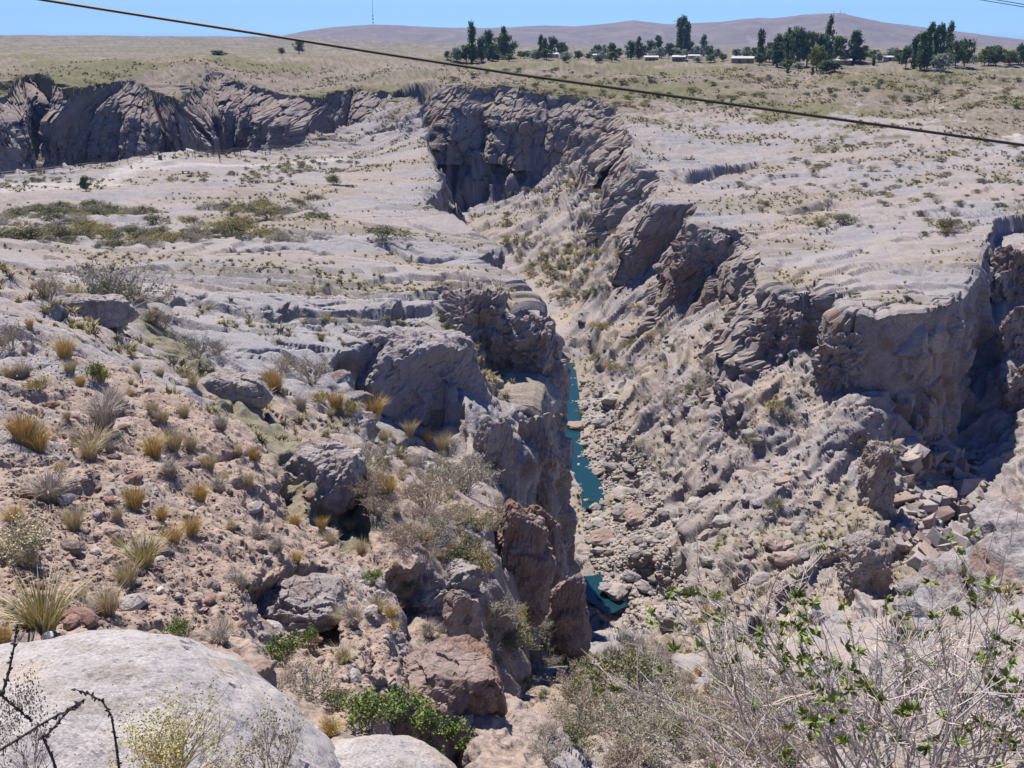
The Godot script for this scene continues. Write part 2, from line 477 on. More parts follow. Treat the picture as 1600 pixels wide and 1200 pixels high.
	if az > -0.04 and r > 70.0:      # ribs of bedrock that run down the right bank
		var u := -0.8 * x - 0.6 * d
		var v := 0.6 * x - 0.8 * d + noise_one.get_noise_2d(x * 0.05, d * 0.05) * 4.0
		var on := sstep(-53.0, -49.0, bot) 
		bot += (noise_ridge.get_noise_2d(v * 0.07, u * 0.014) * 1.9 + noise_crag.get_noise_2d(v * 0.2, u * 0.05 + 9.0) * 0.7 - 0.4) * on
	var steep := lerpf(lerpf(4.5, 1.3 if az < -0.06 else 0.95, sstep(190.0, 250.0, r)), 14.0, sheer)
	amp = clampf(r / 110.0, 0.12, 1.0)
	ch *= 0.85 + noise_soft.get_noise_2d(x * 0.07 + 90.0, d * 0.07) * 0.7
	var drop := minf(rim * steep, ch) + maxf(rim - ch / steep, 0.0) * sl
	var side := top - drop + rough * sstep(0.0, 3.0, rim)
	if up > -1000.0:
		side = smax(side, up + rough * 0.8, 1.5)
	var h := smax(bot, side, 2.0)
	# the river bed
	if r > 70.0 and r < 175.0 and absf(az) < 0.3:
		for l in channel_lines:
			var pts: Array = l[1]
			var hw: float = l[0][0]
			var cs: float = l[0][1]
			for m in pts.size() - 1:
				var a: Vector3 = pts[m]
				var b: Vector3 = pts[m + 1]
				var ex := b.x - a.x
				var ed := -b.z + a.z
				var t := clampf(((x - a.x) * ex + (d + a.z) * ed) / (ex * ex + ed * ed), 0.0, 1.0)
				var q := sqrt((a.x + ex * t - x) ** 2 + (-a.z + ed * t - d) ** 2)
				if q < 9.0:
					h = minf(h, lerpf(a.y, b.y, t) + maxf(q - hw, 0.0) * cs + maxf(q - 5.0, 0.0) * 2.0 + noise_one.get_noise_2d(x * 0.25, d * 0.25) * 0.5)
	return minf(h, top)

func land_at(x: float, z: float) -> float:
	var az := atan2(x, -z)
	return land(az, sqrt(x * x + z * z), az_cell(az))

# ---------------------------------------------------------------- the terrain mesh
const COLS_IN := 710
const COLS_OUT := 18
const ROWS := 1320
var c_az := PackedFloat64Array()
var c_pos := []
var c_nor := []
var c_col := []
var c_fin := []

const DCOLS := 181
const DN := 620
var d_rho := []
var d_row := []              # log distance of every row, per azimuth
var d_fin := []
var d_r := PackedFloat64Array()

# rows of the mesh stand closer together where the land is steep towards the viewer
func density_column(i: int) -> void:
	var az := deg_to_rad(lerpf(-45.0, 45.0, i / float(DCOLS - 1)))
	var cell := az_cell(az)
	var acc := PackedFloat64Array()
	acc.resize(DN)
	var pr := 0.0
	var ph := 0.0
	var pe := 0.0
	var t := 0.0
	for k in DN:
		var r := d_r[k]
		var h := land(az, r, cell)
		var e := atan2(h, r)
		if k > 0:
			var ln := sqrt((r - pr) ** 2 + (h - ph) ** 2) / r
			var w := 0.12
			if r < 6.0 or r > 420.0:
				w = 0.03
			var own := sstep(22.0, 60.0, r)
			t += (minf(absf(e - pe), 0.1) + w * ln) * own + (1.0 - own) * (0.42 if r > 7.0 else 0.16) * (r - pr) / r
		acc[k] = t
		pr = r; ph = h; pe = e
	var row := PackedFloat64Array()
	row.resize(ROWS)
	var s := 0
	for k in ROWS:
		var want := t * k / float(ROWS - 1)
		while s < DN - 2 and acc[s + 1] < want:
			s += 1
		var g := acc[s + 1] - acc[s]
		row[k] = lerpf(log(d_r[s]), log(d_r[s + 1]), clampf((want - acc[s]) / g if g > 0.0 else 0.0, 0.0, 1.0))
	d_row[i] = row

func density_blur(i: int) -> void:
	var sum := PackedFloat64Array()
	sum.resize(ROWS)
	var tw := 0.0
	for q in range(-22, 23):
		var w := exp(-q * q / 120.0)
		var src: PackedFloat64Array = d_row[clampi(i + q, 0, DCOLS - 1)]
		tw += w
		for k in ROWS:
			sum[k] += src[k] * w
	for k in ROWS:
		sum[k] /= tw
	d_fin[i] = sum

func make_density() -> void:
	d_r.resize(DN)
	for k in DN:
		var t := k / float(DN - 1)
		var lr := lerpf(-0.7, 3.0, t / 0.12) if t < 0.12 else (lerpf(3.0, 6.0, (t - 0.12) / 0.76) if t < 0.88 else lerpf(6.0, 8.98, (t - 0.88) / 0.12))
		d_r[k] = exp(lr)
	d_row.resize(DCOLS); d_fin.resize(DCOLS)
	run_tasks(density_column, DCOLS)
	run_tasks(density_blur, DCOLS)

func column_points(i: int) -> void:
	var az := c_az[i]
	var cell := az_cell(az)
	var f := clampf((rad_to_deg(az) + 45.0) / 90.0, 0.0, 1.0) * (DCOLS - 1)
	var fi := mini(int(f), DCOLS - 2)
	var ft := f - fi
	var ra: PackedFloat64Array = d_fin[fi]
	var rb: PackedFloat64Array = d_fin[fi + 1]
	var out := PackedVector3Array()
	out.resize(ROWS)
	var sa := sin(az)
	var ca := cos(az)
	for k in ROWS:
		var r := exp(lerpf(ra[k], rb[k], ft))
		out[k] = Vector3(r * sa, land(az, r, cell), -r * ca)
	c_pos[i] = out

func grid_normals(i: int, src: Array) -> PackedVector3Array:
	var a: PackedVector3Array = src[maxi(i - 1, 0)]
	var b: PackedVector3Array = src[mini(i + 1, src.size() - 1)]
	var c: PackedVector3Array = src[i]
	var out := PackedVector3Array()
	out.resize(ROWS)
	for k in ROWS:
		var u := c[mini(k + 1, ROWS - 1)] - c[maxi(k - 1, 0)]
		# nearest-row neighbours may lie at another distance: the cross product takes care of it
		var v := b[k] - a[k]
		var n := v.cross(u)
		out[k] = n.normalized()
	return out

func column_normals(i: int) -> void:
	c_nor[i] = grid_normals(i, c_pos)

func fade(lambda: float, space: float) -> float:      # relief finer than the mesh is left to the material
	return sstep(2.0, 4.5, lambda / space)

func column_detail(i: int) -> void:
	var src: PackedVector3Array = c_pos[i]
	var nor: PackedVector3Array = c_nor[i]
	var out := PackedVector3Array()
	var col := PackedColorArray()
	out.resize(ROWS); col.resize(ROWS)
	var nl: PackedVector3Array = c_nor[maxi(i - 3, 0)]
	var nr: PackedVector3Array = c_nor[mini(i + 3, c_nor.size() - 1)]
	var pa: PackedVector3Array = c_pos[maxi(i - 1, 0)]
	var pb: PackedVector3Array = c_pos[mini(i + 1, c_pos.size() - 1)]
	for k in ROWS:
		var p := src[k]
		var n := (nor[k] * 2.0 + nl[k] + nr[k] + nor[maxi(k - 3, 0)] + nor[mini(k + 3, ROWS - 1)]).normalized()
		var r := sqrt(p.x * p.x + p.z * p.z)
		var sp := maxf(src[mini(k + 1, ROWS - 1)].distance_to(src[maxi(k - 1, 0)]), pb[k].distance_to(pa[k])) * 0.5
		var steep := 1.0 - n.y
		var edge := 0.06 if p.y < -30.0 or r > 230.0 else 0.17
		var rock := sstep(edge, edge + 0.24, steep + noise_soft.get_noise_3d(p.x * 0.1, p.y * 0.1, p.z * 0.1) * 0.12)
		var d := 0.0
		if r < 700.0:
			# broken rock: facets of several sizes with gaps between them
			var wx := noise_one.get_noise_3d(p.x * 0.25, p.y * 0.25, p.z * 0.25 + 5.0)
			var wy := noise_one.get_noise_3d(p.x * 0.25 + 9.0, p.y * 0.25, p.z * 0.25)
			var q := Vector3(p.x + wx * 1.2, p.y * 0.6 + wy * 1.2, p.z + wx * 0.8)
			var amp := rock * clampf(r / 40.0, 0.25, 1.0)
			if p.y < -30.0 and p.x > 4.0 and r < 210.0:       # beds that dip towards the stream
				q = Vector3((0.6 * q.x + 0.8 * q.z) * 1.15, q.y * 1.3, (-0.8 * q.x + 0.6 * q.z) * 0.42)
			if amp > 0.01:
				d += noise_one.get_noise_3d(p.x * 0.08, p.y * 0.05, p.z * 0.08) * 0.9 * amp * fade(9.0, sp)
				d += noise_cell.get_noise_3d(q.x * 0.22, q.y * 0.14, q.z * 0.22) * 0.55 * amp * fade(4.5, sp)
				d += noise_cell.get_noise_3d(p.x * 0.05, p.y * 0.6 + wx * 0.5, p.z * 0.05) * 0.35 * amp * fade(1.6, sp)
				if r > 200.0:
					var fa := rock * sstep(200.0, 260.0, r) * fade(7.0, sp)
					d += noise_cell.get_noise_3d(q.x * 0.10, q.y * 0.08, q.z * 0.10) * 2.2 * fa
					d -= (1.0 - sstep(0.0, 0.2, noise_gap.get_noise_3d(q.x * 0.10, q.y * 0.08, q.z * 0.10) + 1.0)) * 1.8 * fa
				var gap := noise_gap.get_noise_3d(q.x * 0.22, q.y * 0.14, q.z * 0.22) + 1.0
				d -= (1.0 - sstep(0.0, 0.16, gap)) * 0.5 * amp * fade(2.5, sp)
				d += noise_cell.get_noise_3d(q.x * 0.55, q.y * 0.45, q.z * 0.55) * 0.30 * amp * fade(1.8, sp)
				d += noise_crag.get_noise_3d(p.x * 0.45, p.y * 0.35, p.z * 0.45 + 3.0) * 0.14 * amp * fade(2.0, sp)
				d += noise_cell.get_noise_3d(q.x * 1.2, q.y * 1.0, q.z * 1.2) * 0.16 * amp * fade(0.85, sp)
				d += noise_cell.get_noise_3d(q.x * 2.8, q.y * 2.4, q.z * 2.8) * 0.08 * amp * fade(0.36, sp)
				d += noise_crag.get_noise_3d(p.x * 3.0, p.y * 3.0, p.z * 3.0) * 0.04 * amp * fade(0.33, sp)
			var flat := (1.0 - rock)
			# slabs and cracks of the open rock
			var g2 := noise_gap.get_noise_3d(p.x * 0.10 + wx * 0.5, p.y * 0.2, p.z * 0.22 + wy * 0.5) + 1.0
			d -= (1.0 - sstep(0.0, 0.07, g2)) * 0.6 * flat * fade(1.2, sp) * clampf(r / 60.0, 0.1, 1.0)
			d += noise_one.get_noise_3d(p.x * 0.4, p.y * 0.4, p.z * 0.4) * (0.24 if r < 50.0 else 0.10 + 0.12 * rock) * fade(2.5, sp) * clampf(r / 30.0, 0.3, 1.0)
			d += noise_one.get_noise_3d(p.x * 0.9 + 4.0, p.y * 0.9, p.z * 0.9) * (0.13 if r < 50.0 else 0.05 + 0.08 * rock) * fade(1.1, sp) * clampf(r / 20.0, 0.3, 1.0)
			d += noise_crag.get_noise_3d(p.x * 2.1, p.y * 2.1, p.z * 2.1) * 0.07 * fade(0.48, sp)
			if sp < 0.12:
				d += noise_one.get_noise_3d(p.x * 4.5, p.y * 4.5, p.z * 4.5) * 0.03 * fade(0.22, sp)
				d += noise_cell.get_noise_3d(p.x * 7.0, p.y * 7.0, p.z * 7.0) * 0.02 * fade(0.14, sp)
				d += noise_cell.get_noise_3d(p.x * 15.0, p.y * 15.0, p.z * 15.0) * 0.011 * fade(0.066, sp)
		out[k] = p + n * d
		col[k] = land_colour(p, n, r, rock)
	c_fin[i] = out
	c_col[i] = col

func mixc(a: Vector3, b: Vector3, t: float) -> Vector3:
	return a.lerp(b, clampf(t, 0.0, 1.0))

var track_lines := []
func near_track(p: Vector3) -> float:
	var best := 1.0e6
	for l in track_lines:
		for m in l.size() - 1:
			var a: Vector3 = l[m]
			var b: Vector3 = l[m + 1]
			var ex := b.x - a.x
			var ez := b.z - a.z
			var t := clampf(((p.x - a.x) * ex + (p.z - a.z) * ez) / (ex * ex + ez * ez), 0.0, 1.0)
			best = minf(best, (a.x + ex * t - p.x) ** 2 + (a.z + ez * t - p.z) ** 2)
	return sqrt(best)

func land_colour(p: Vector3, n: Vector3, r: float, rock: float) -> Color:
	var d := -p.z
	var a := noise_soft.get_noise_3d(p.x * 0.05, p.y * 0.12, p.z * 0.05)
	var b := noise_soft.get_noise_3d(p.x * 0.35, p.y * 0.8, p.z * 0.35)
	var e := noise_soft.get_noise_3d(p.x * 2.1, p.y * 2.1, p.z * 2.1)
	var c := Vector3(0.345, 0.325, 0.34)
	c = mixc(c, Vector3(0.30, 0.295, 0.32), a * 1.6)                # bluish tuff
	c = mixc(c, Vector3(0.385, 0.33, 0.305), -a * 1.4 + b * 0.5)       # pinkish tuff
	# soil and grit in the flatter places
	var soil := sstep(-0.05, 0.35, noise_soft.get_noise_2d(p.x * 0.025 + 60.0, d * 0.04) + b * 0.3) * (1.0 - rock)
	c = mixc(c, Vector3(0.36, 0.305, 0.275), soil * 0.6)
	# weathered rock
	c = mixc(c, Vector3(0.27, 0.235, 0.235), rock * (0.35 + b * 0.9))
	c = mixc(c, Vector3(0.25, 0.165, 0.13), rock * sstep(0.18, 0.5, b + a * 0.6) * 0.7)
	var az := atan2(p.x, d)
	if r < 60.0:      # the gritty hillside near the viewer
		var hs := (1.0 - sstep(26.0, 46.0, r + a * 14.0)) * (1.0 - sstep(0.02, 0.10, az + a * 0.15))
		var bare := sstep(0.18, 0.4, noise_soft.get_noise_2d(p.x * 0.16 + 5.0, d * 0.16) + b * 0.2)
		c = mixc(c, Vector3(0.375, 0.285, 0.235), hs * (0.85 - rock * 0.4) * (1.0 - bare * 0.8))
		# the greenish grey gully bed
		if r > 20.0 and az < -0.1:
			var g := gully(p)
			c = mixc(c, Vector3(0.235, 0.215, 0.165), 1.0 - sstep(0.9, 1.7, g + b * 0.7))
	if p.y < -34.0 and r < 260.0:      # scree and gravel of the gorge
		c = mixc(c, Vector3(0.395, 0.345, 0.32), sstep(-0.1, 0.15, a + b * 0.6) * 0.8 * (1.0 - rock * 0.5))
		c = mixc(c, Vector3(0.47, 0.37, 0.265), sstep(0.12, 0.45, a + e * 0.2) * 0.3)
	if r > 60.0 and r < 420.0:
		var scrub := sstep(0.1, 0.35, noise_soft.get_noise_2d(p.x * 0.03 + 12.0, p.z * 0.045) + e * 0.35)
		c = mixc(c, Vector3(0.27, 0.235, 0.165), scrub * (1.0 - rock) * 0.5)
		if r > 150.0:
			var t := near_track(p)
			c = mixc(c, Vector3(0.50, 0.465, 0.455), (1.0 - sstep(1.6, 4.5, t + b * 2.0)) * 0.8)
	if d > 220.0 and p.y + a * 5.0 + b * 3.0 > -20.0:      # scrubby soil that covers the rock of the upper terrace and the plain
		c = mixc(c, Vector3(0.255, 0.215, 0.175), 0.9 - rock * 0.5)
		var patch := noise_soft.get_noise_2d(p.x * 0.012, d * 0.02 + 80.0) + b * 0.3
		c = mixc(c, Vector3(0.19, 0.19, 0.09), sstep(0.02, 0.16, patch) * 0.7)                     # grass
		c = mixc(c, Vector3(0.33, 0.28, 0.25), sstep(0.1, 0.24, -patch + e * 0.1) * 0.6)           # bare ground
		c = mixc(c, Vector3(0.12, 0.115, 0.075), sstep(0.02, 0.2, e + b * 0.4) * 0.6)              # low scrub
	c *= 1.0 + e * 0.2
	return Color(c.x, c.y, c.z)

var gully_line := []
func gully(p: Vector3) -> float:
	var best := 1.0e6
	for m in gully_line.size() - 1:
		var a: Vector3 = gully_line[m]
		var b: Vector3 = gully_line[m + 1]
		var ex := b.x - a.x
		var ez := b.z - a.z
		var t := clampf(((p.x - a.x) * ex + (p.z - a.z) * ez) / (ex * ex + ez * ez), 0.0, 1.0)
		best = minf(best, (a.x + ex * t - p.x) ** 2 + (a.z + ez * t - p.z) ** 2)
	return sqrt(best)

func column_final(i: int) -> void:
	c_nor[i] = grid_normals(i, c_fin)

func make_terrain() -> void:
	make_fields()
	for k in COLS_OUT:
		c_az.append(lerpf(-PI, deg_to_rad(-36.0), k / float(COLS_OUT)))
	for k in COLS_IN:
		c_az.append(deg_to_rad(lerpf(-36.0, 36.0, k / float(COLS_IN - 1))))
	for k in COLS_OUT:
		c_az.append(lerpf(deg_to_rad(36.0), PI, (k + 1) / float(COLS_OUT)))
	var n := c_az.size()
	c_pos.resize(n); c_nor.resize(n); c_col.resize(n); c_fin.resize(n)
	make_density()
	run_tasks(column_points, n)
	run_tasks(column_normals, n)
	run_tasks(column_detail, n)
	run_tasks(column_final, n)
	var pos := PackedVector3Array()
	var nor := PackedVector3Array()
	var col := PackedColorArray()
	for i in n:
		pos.append_array(c_fin[i]); nor.append_array(c_nor[i]); col.append_array(c_col[i])
	var idx := PackedInt32Array()
	idx.resize((n - 1) * (ROWS - 1) * 6)
	var o := 0
	for i in n - 1:
		for k in ROWS - 1:
			var a := i * ROWS + k
			idx[o] = a; idx[o + 1] = a + 1; idx[o + 2] = a + ROWS
			idx[o + 3] = a + 1; idx[o + 4] = a + ROWS + 1; idx[o + 5] = a + ROWS
			o += 6
	var arr := []
	arr.resize(Mesh.ARRAY_MAX)
	arr[Mesh.ARRAY_VERTEX] = pos
	arr[Mesh.ARRAY_NORMAL] = nor
	arr[Mesh.ARRAY_COLOR] = col
	arr[Mesh.ARRAY_INDEX] = idx
	var mesh := ArrayMesh.new()
	mesh.add_surface_from_arrays(Mesh.PRIMITIVE_TRIANGLES, arr)
	var o3 := MeshInstance3D.new()
	o3.name = "terrain"
	o3.mesh = mesh
	o3.material_override = rock_material(1.0)
	o3.set_meta("kind", "structure")
	o3.set_meta("label", "stony plateau, hillside and gorge walls of pale tuff rock")
	add_child(o3)

# ---------------------------------------------------------------- finding the ground
func column_of(az: float) -> int:
	var a := rad_to_deg(az)
	return COLS_OUT + clampi(int(roundf((a + 36.0) / 72.0 * (COLS_IN - 1))), 0, COLS_IN - 1)

# the first point of the ground on a sight line of the photograph
func seen(px: float, py: float) -> Vector3:
	var d := ray(px, py)
	var e := d.y / sqrt(d.x * d.x + d.z * d.z)
	var c: PackedVector3Array = c_fin[column_of(atan2(d.x, -d.z))]
	for k in range(30, ROWS):
		var p := c[k]
		var r := sqrt(p.x * p.x + p.z * p.z)
		if p.y / r >= e:
			var q := c[k - 1]
			var rq := sqrt(q.x * q.x + q.z * q.z)
			var t := clampf((e - q.y / rq) / (p.y / r - q.y / rq), 0.0, 1.0)
			return q.lerp(p, t)
	return c[ROWS - 1]

func ground(x: float, z: float) -> float:
	var i := column_of(atan2(x, -z))
	var c: PackedVector3Array = c_pos[i]
	var r2 := x * x + z * z
	var lo := 0
	var hi := ROWS - 1
	while hi - lo > 1:
		var m := (lo + hi) >> 1
		if c[m].x * c[m].x + c[m].z * c[m].z < r2:
			lo = m
		else:
			hi = m
	var f: PackedVector3Array = c_fin[i]
	var ra := sqrt(c[lo].x ** 2 + c[lo].z ** 2)
	var rb := sqrt(c[hi].x ** 2 + c[hi].z ** 2)
	return lerpf(f[lo].y, f[hi].y, clampf((sqrt(r2) - ra) / maxf(rb - ra, 0.0001), 0.0, 1.0))

func slope_at(x: float, z: float, e := 0.6) -> float:
	return Vector2(land_at(x + e, z) - land_at(x - e, z), land_at(x, z + e) - land_at(x, z - e)).length() / (2.0 * e)

func noise_texture(freq: float, lo: Color, hi: Color, seed_: int, octaves: int, size := 512) -> NoiseTexture2D:
	var f := FastNoiseLite.new()
	f.noise_type = FastNoiseLite.TYPE_SIMPLEX_SMOOTH
	f.fractal_octaves = octaves
	f.frequency = freq
	f.seed = seed_
	var g := Gradient.new()
	g.set_color(0, lo); g.set_color(1, hi)
	var t := NoiseTexture2D.new()
	t.width = size; t.height = size
	t.seamless = true
	t.noise = f
	t.color_ramp = g
	return t

var grain: NoiseTexture2D
func rock_material(scale: float) -> StandardMaterial3D:
	var m := StandardMaterial3D.new()
	m.vertex_color_use_as_albedo = true
	m.roughness = 0.95
	m.metallic_specular = 0.2
	m.albedo_texture = noise_texture(0.03, Color(0.72, 0.72, 0.72), Color(1.0, 1.0, 1.0), 3, 5)
	m.normal_enabled = true
	if grain == null:
		grain = noise_texture(0.045, Color.BLACK, Color.WHITE, 17, 5)
		grain.color_ramp = null
		grain.as_normal_map = true
		grain.bump_strength = 9.0
	m.normal_texture = grain
	m.normal_scale = 0.8
	m.uv1_triplanar = true
	m.uv1_world_triplanar = true
	m.uv1_scale = Vector3.ONE * 0.31 * scale
	return m

# ---------------------------------------------------------------- building kit
var taken := {}

func numbered(n: String) -> String:
	var k: int = taken.get(n, 0)
	taken[n] = k + 1
	return n if k == 0 else "%s_%03d" % [n, k]

func tag(o: Node3D, label: String, category: String, group := "") -> Node3D:
	o.set_meta("label", label)
	o.set_meta("category", category)
	if group != "":
		o.set_meta("group", group)
	return o

func thing(called: String, label: String, category: String, at: Vector3, turn := 0.0, group := "") -> Node3D:
	var o := Node3D.new()
	o.name = numbered(called)
	o.position = at
	o.rotation.y = turn
	add_child(o)
	tag(o, label, category, group)
	return o

func part(parent: Node3D, called: String, mesh: Mesh, m: Material, at := Vector3.ZERO) -> MeshInstance3D:
	var o := MeshInstance3D.new()
	o.name = called
	o.mesh = mesh
	o.material_override = m
	o.position = at
	parent.add_child(o, true)
	return o

func single(called: String, mesh: Mesh, m: Material, label: String, category: String, at: Vector3, group := "") -> MeshInstance3D:
	var o := MeshInstance3D.new()
	o.name = numbered(called)
	o.mesh = mesh
	o.material_override = m
	o.position = at
	add_child(o)
	tag(o, label, category, group)
	return o

func stuff(called: String, label: String, mesh: Mesh, m: Material, places: Array, tints: PackedColorArray = PackedColorArray()) -> void:
	var mm := MultiMesh.new()
	mm.transform_format = MultiMesh.TRANSFORM_3D
	mm.use_colors = tints.size() > 0
	mm.mesh = mesh
	mm.instance_count = places.size()
	for i in places.size():
		mm.set_instance_transform(i, places[i])
		if tints.size() > 0:
			mm.set_instance_color(i, tints[i])
	var o := MultiMeshInstance3D.new()
	o.name = numbered(called)
	o.multimesh = mm
	o.material_override = m
	o.set_meta("kind", "stuff")
	o.set_meta("label", label)
	add_child(o)

class Shape:
	var v := PackedVector3Array()
	var c := PackedColorArray()
	func tri(a: Vector3, b: Vector3, d: Vector3, col: Color) -> void:
		v.append(a); v.append(b); v.append(d)
		c.append(col); c.append(col); c.append(col)
	func quad(a: Vector3, b: Vector3, d: Vector3, e: Vector3, col: Color) -> void:
		tri(a, b, d, col); tri(a, d, e, col)
	func tube(pts: Array, r0: float, r1: float, sides: int, col: Color) -> void:
		var prev := []
		for i in pts.size():
			var p: Vector3 = pts[i]
			var dir: Vector3 = (pts[mini(i + 1, pts.size() - 1)] - pts[maxi(i - 1, 0)]).normalized()
			var u := dir.cross(Vector3(0.31, 0.2, 0.93)).normalized()
			var w := dir.cross(u)
			var r := lerpf(r0, r1, i / float(maxi(pts.size() - 1, 1)))
			var ring := []
			for s in sides:
				var a := TAU * s / sides
				ring.append(p + (u * cos(a) + w * sin(a)) * r)
			if i > 0:
				for s in sides:
					var t := (s + 1) % sides
					quad(prev[s], prev[t], ring[t], ring[s], col)
			prev = ring
		for s in range(1, sides - 1):
			tri(prev[0], prev[s], prev[s + 1], col)
	func box(lo: Vector3, hi: Vector3, col: Color) -> void:
		var p := []
		for i in 8:
			p.append(Vector3(hi.x if i & 1 else lo.x, hi.y if i & 2 else lo.y, hi.z if i & 4 else lo.z))
		for f in [[0, 1, 3, 2], [5, 4, 6, 7], [4, 0, 2, 6], [1, 5, 7, 3], [2, 3, 7, 6], [4, 5, 1, 0]]:
			quad(p[f[3]], p[f[2]], p[f[1]], p[f[0]], col)
	func mesh() -> ArrayMesh:
		var arr := []
		arr.resize(Mesh.ARRAY_MAX)
		arr[Mesh.ARRAY_VERTEX] = v
		arr[Mesh.ARRAY_COLOR] = c
		var m := ArrayMesh.new()
		m.add_surface_from_arrays(Mesh.PRIMITIVE_TRIANGLES, arr)
		return m

func plain(col: Color, rough := 0.9) -> StandardMaterial3D:      # col: real-world base colour, linear
	var m := StandardMaterial3D.new()
	m.albedo_color = col.linear_to_srgb()
	m.roughness = rough
	return m

func painted(rough := 0.9, back := 0.0) -> StandardMaterial3D:   # colour from the mesh
	var m := StandardMaterial3D.new()
	m.vertex_color_use_as_albedo = true
	m.roughness = rough
	m.metallic_specular = 0.25
	m.cull_mode = BaseMaterial3D.CULL_DISABLED
	if back > 0.0:
		m.backlight_enabled = true
		m.backlight = Color(back, back, back)
	return m

func vary(c: Color, by: float) -> Color:
	var f := 1.0 + rng.randf_range(-by, by)
	return Color(c.r * f * (1.0 + rng.randf_range(-by, by) * 0.3), c.g * f, c.b * f * (1.0 + rng.randf_range(-by, by) * 0.3))

# bunch grass, one metre across and about as high
func grass_mesh(blades: int, cols: Array, spread: float, droop: float, width: float) -> ArrayMesh:
	var s := Shape.new()
	for i in blades:
		var a := rng.randf() * TAU
		var lean := spread * sqrt(rng.randf())
		var base := Vector3(cos(a), 0, sin(a)) * rng.randf() * 0.16
		var out := Vector3(cos(a + rng.randf_range(-0.4, 0.4)), 0, sin(a + rng.randf_range(-0.4, 0.4)))
		var len := rng.randf_range(0.55, 1.05)
		var p1 := base + out * lean * len * 0.35 + Vector3.UP * len * 0.5
		var p2 := base + out * lean * len * (0.8 + droop * 0.3) + Vector3.UP * len * (0.95 - droop * lean * 0.5)
		var side := out.cross(Vector3.UP).rotated(Vector3.UP, rng.randf_range(-1.0, 1.0)) * width
		var col := vary(cols[rng.randi() % cols.size()], 0.3)
		s.quad(base - side, base + side, p1 + side * 0.8, p1 - side * 0.8, col)
		s.tri(p1 - side * 0.8, p1 + side * 0.8, p2, col)
	return s.mesh()

# a shrub one metre across: twigs that fork, and small leaves along them
func shrub_mesh(stems: int, forks: int, leaf_n: int, leaf: float, twig_col: Color, leaf_cols: Array, flat := 0.8, twig_r := 0.012) -> Array:
	var wood := Shape.new()
	var green := Shape.new()
	for i in stems:
		var a := TAU * (i + rng.randf()) / stems
		var tilt := rng.randf_range(0.15, 1.25)
		var dir := Vector3(cos(a) * sin(tilt), cos(tilt) * 1.1, sin(a) * sin(tilt)).normalized()
		grow(wood, green, Vector3(cos(a), 0, sin(a)) * 0.05, dir, rng.randf_range(0.28, 0.42), twig_r, forks, leaf_n, leaf, twig_col, leaf_cols, flat)
	return [wood.mesh(), green.mesh() if green.v.size() > 0 else null]

func grow(wood: Shape, green: Shape, at: Vector3, dir: Vector3, len: float, r: float, forks: int, leaf_n: int, leaf: float, tc: Color, lc: Array, flat: float) -> void:
	var bend := Vector3(rng.randf_range(-1, 1), rng.randf_range(-0.4, 0.7), rng.randf_range(-1, 1)) * 0.35
	var mid := at + dir * len * 0.5
	var d2 := (dir + bend).normalized()
	var end := mid + d2 * len * 0.5
	end.y = maxf(end.y, 0.03)
	wood.tube([at, mid, end], r, r * 0.55, 3, vary(tc, 0.25))
	if forks <= 1 and lc.size() > 0:
		for i in leaf_n:
			var p := at.lerp(end, rng.randf_range(0.1, 1.1)) + Vector3(rng.randf_range(-1, 1), rng.randf_range(-1, 1), rng.randf_range(-1, 1)) * leaf * 1.3
			p.y = maxf(p.y * flat / 0.8, 0.02)
			var u := Vector3(rng.randf_range(-1, 1), rng.randf_range(-0.3, 1), rng.randf_range(-1, 1)).normalized() * leaf
			var w := u.cross(Vector3(rng.randf_range(-1, 1), rng.randf_range(-1, 1), rng.randf_range(-1, 1))).normalized() * leaf * 0.38
			green.quad(p, p + u * 0.5 + w, p + u, p + u * 0.5 - w, vary(lc[rng.randi() % lc.size()], 0.28))
	if forks > 0:
		for k in 3 if forks > 1 else 2:
			var nd := (d2 + Vector3(rng.randf_range(-1, 1), rng.randf_range(-0.5, 0.8), rng.randf_range(-1, 1)) * 0.75).normalized()
			grow(wood, green, at.lerp(end, rng.randf_range(0.45, 1.0)), nd, len * rng.randf_range(0.6, 0.85), r * 0.62, forks - 1, leaf_n, leaf, tc, lc, flat)

# an angular stone one metre across: a ball with planes struck off
func stone_mesh(cuts: int, squash: Vector3, fine: int, col: Color, depth := 0.62) -> ArrayMesh:
	var dirs := []
	for i in cuts:
		dirs.append([Vector3(rng.randf_range(-1, 1), rng.randf_range(-1, 1), rng.randf_range(-1, 1)).normalized(), rng.randf_range(depth, 0.95) * 0.5])
	var s := Shape.new()
	var ph := rng.randf() * 50.0
	var n := 6 + fine * 3
	var grid := []
	for i in n + 1:
		var row := []
		for j in n * 2:
			var th := PI * i / n
			var fi := TAU * j / (n * 2)
			var d := Vector3(sin(th) * cos(fi), cos(th), sin(th) * sin(fi))
			var r := 0.5
			for c in dirs:
				var q: float = d.dot(c[0])
				if q > 0.05:
					r = minf(r, c[1] / q)
			r *= 1.0 + noise_soft.get_noise_3d(d.x * 1.4 + ph, d.y * 1.4, d.z * 1.4) * 0.16 + noise_one.get_noise_3d(d.x * 5.0 + ph, d.y * 5.0, d.z * 5.0) * 0.035
			row.append(d * r * squash)
		grid.append(row)
	for i in n:
		for j in n * 2:
			var k := (j + 1) % (n * 2)
			var cc := vary(col, 0.08)
			if i > 0:
				s.tri(grid[i][j], grid[i][k], grid[i + 1][k], cc)
			if i < n - 1:
				s.tri(grid[i][j], grid[i + 1][k], grid[i + 1][j], cc)
	return s.mesh()

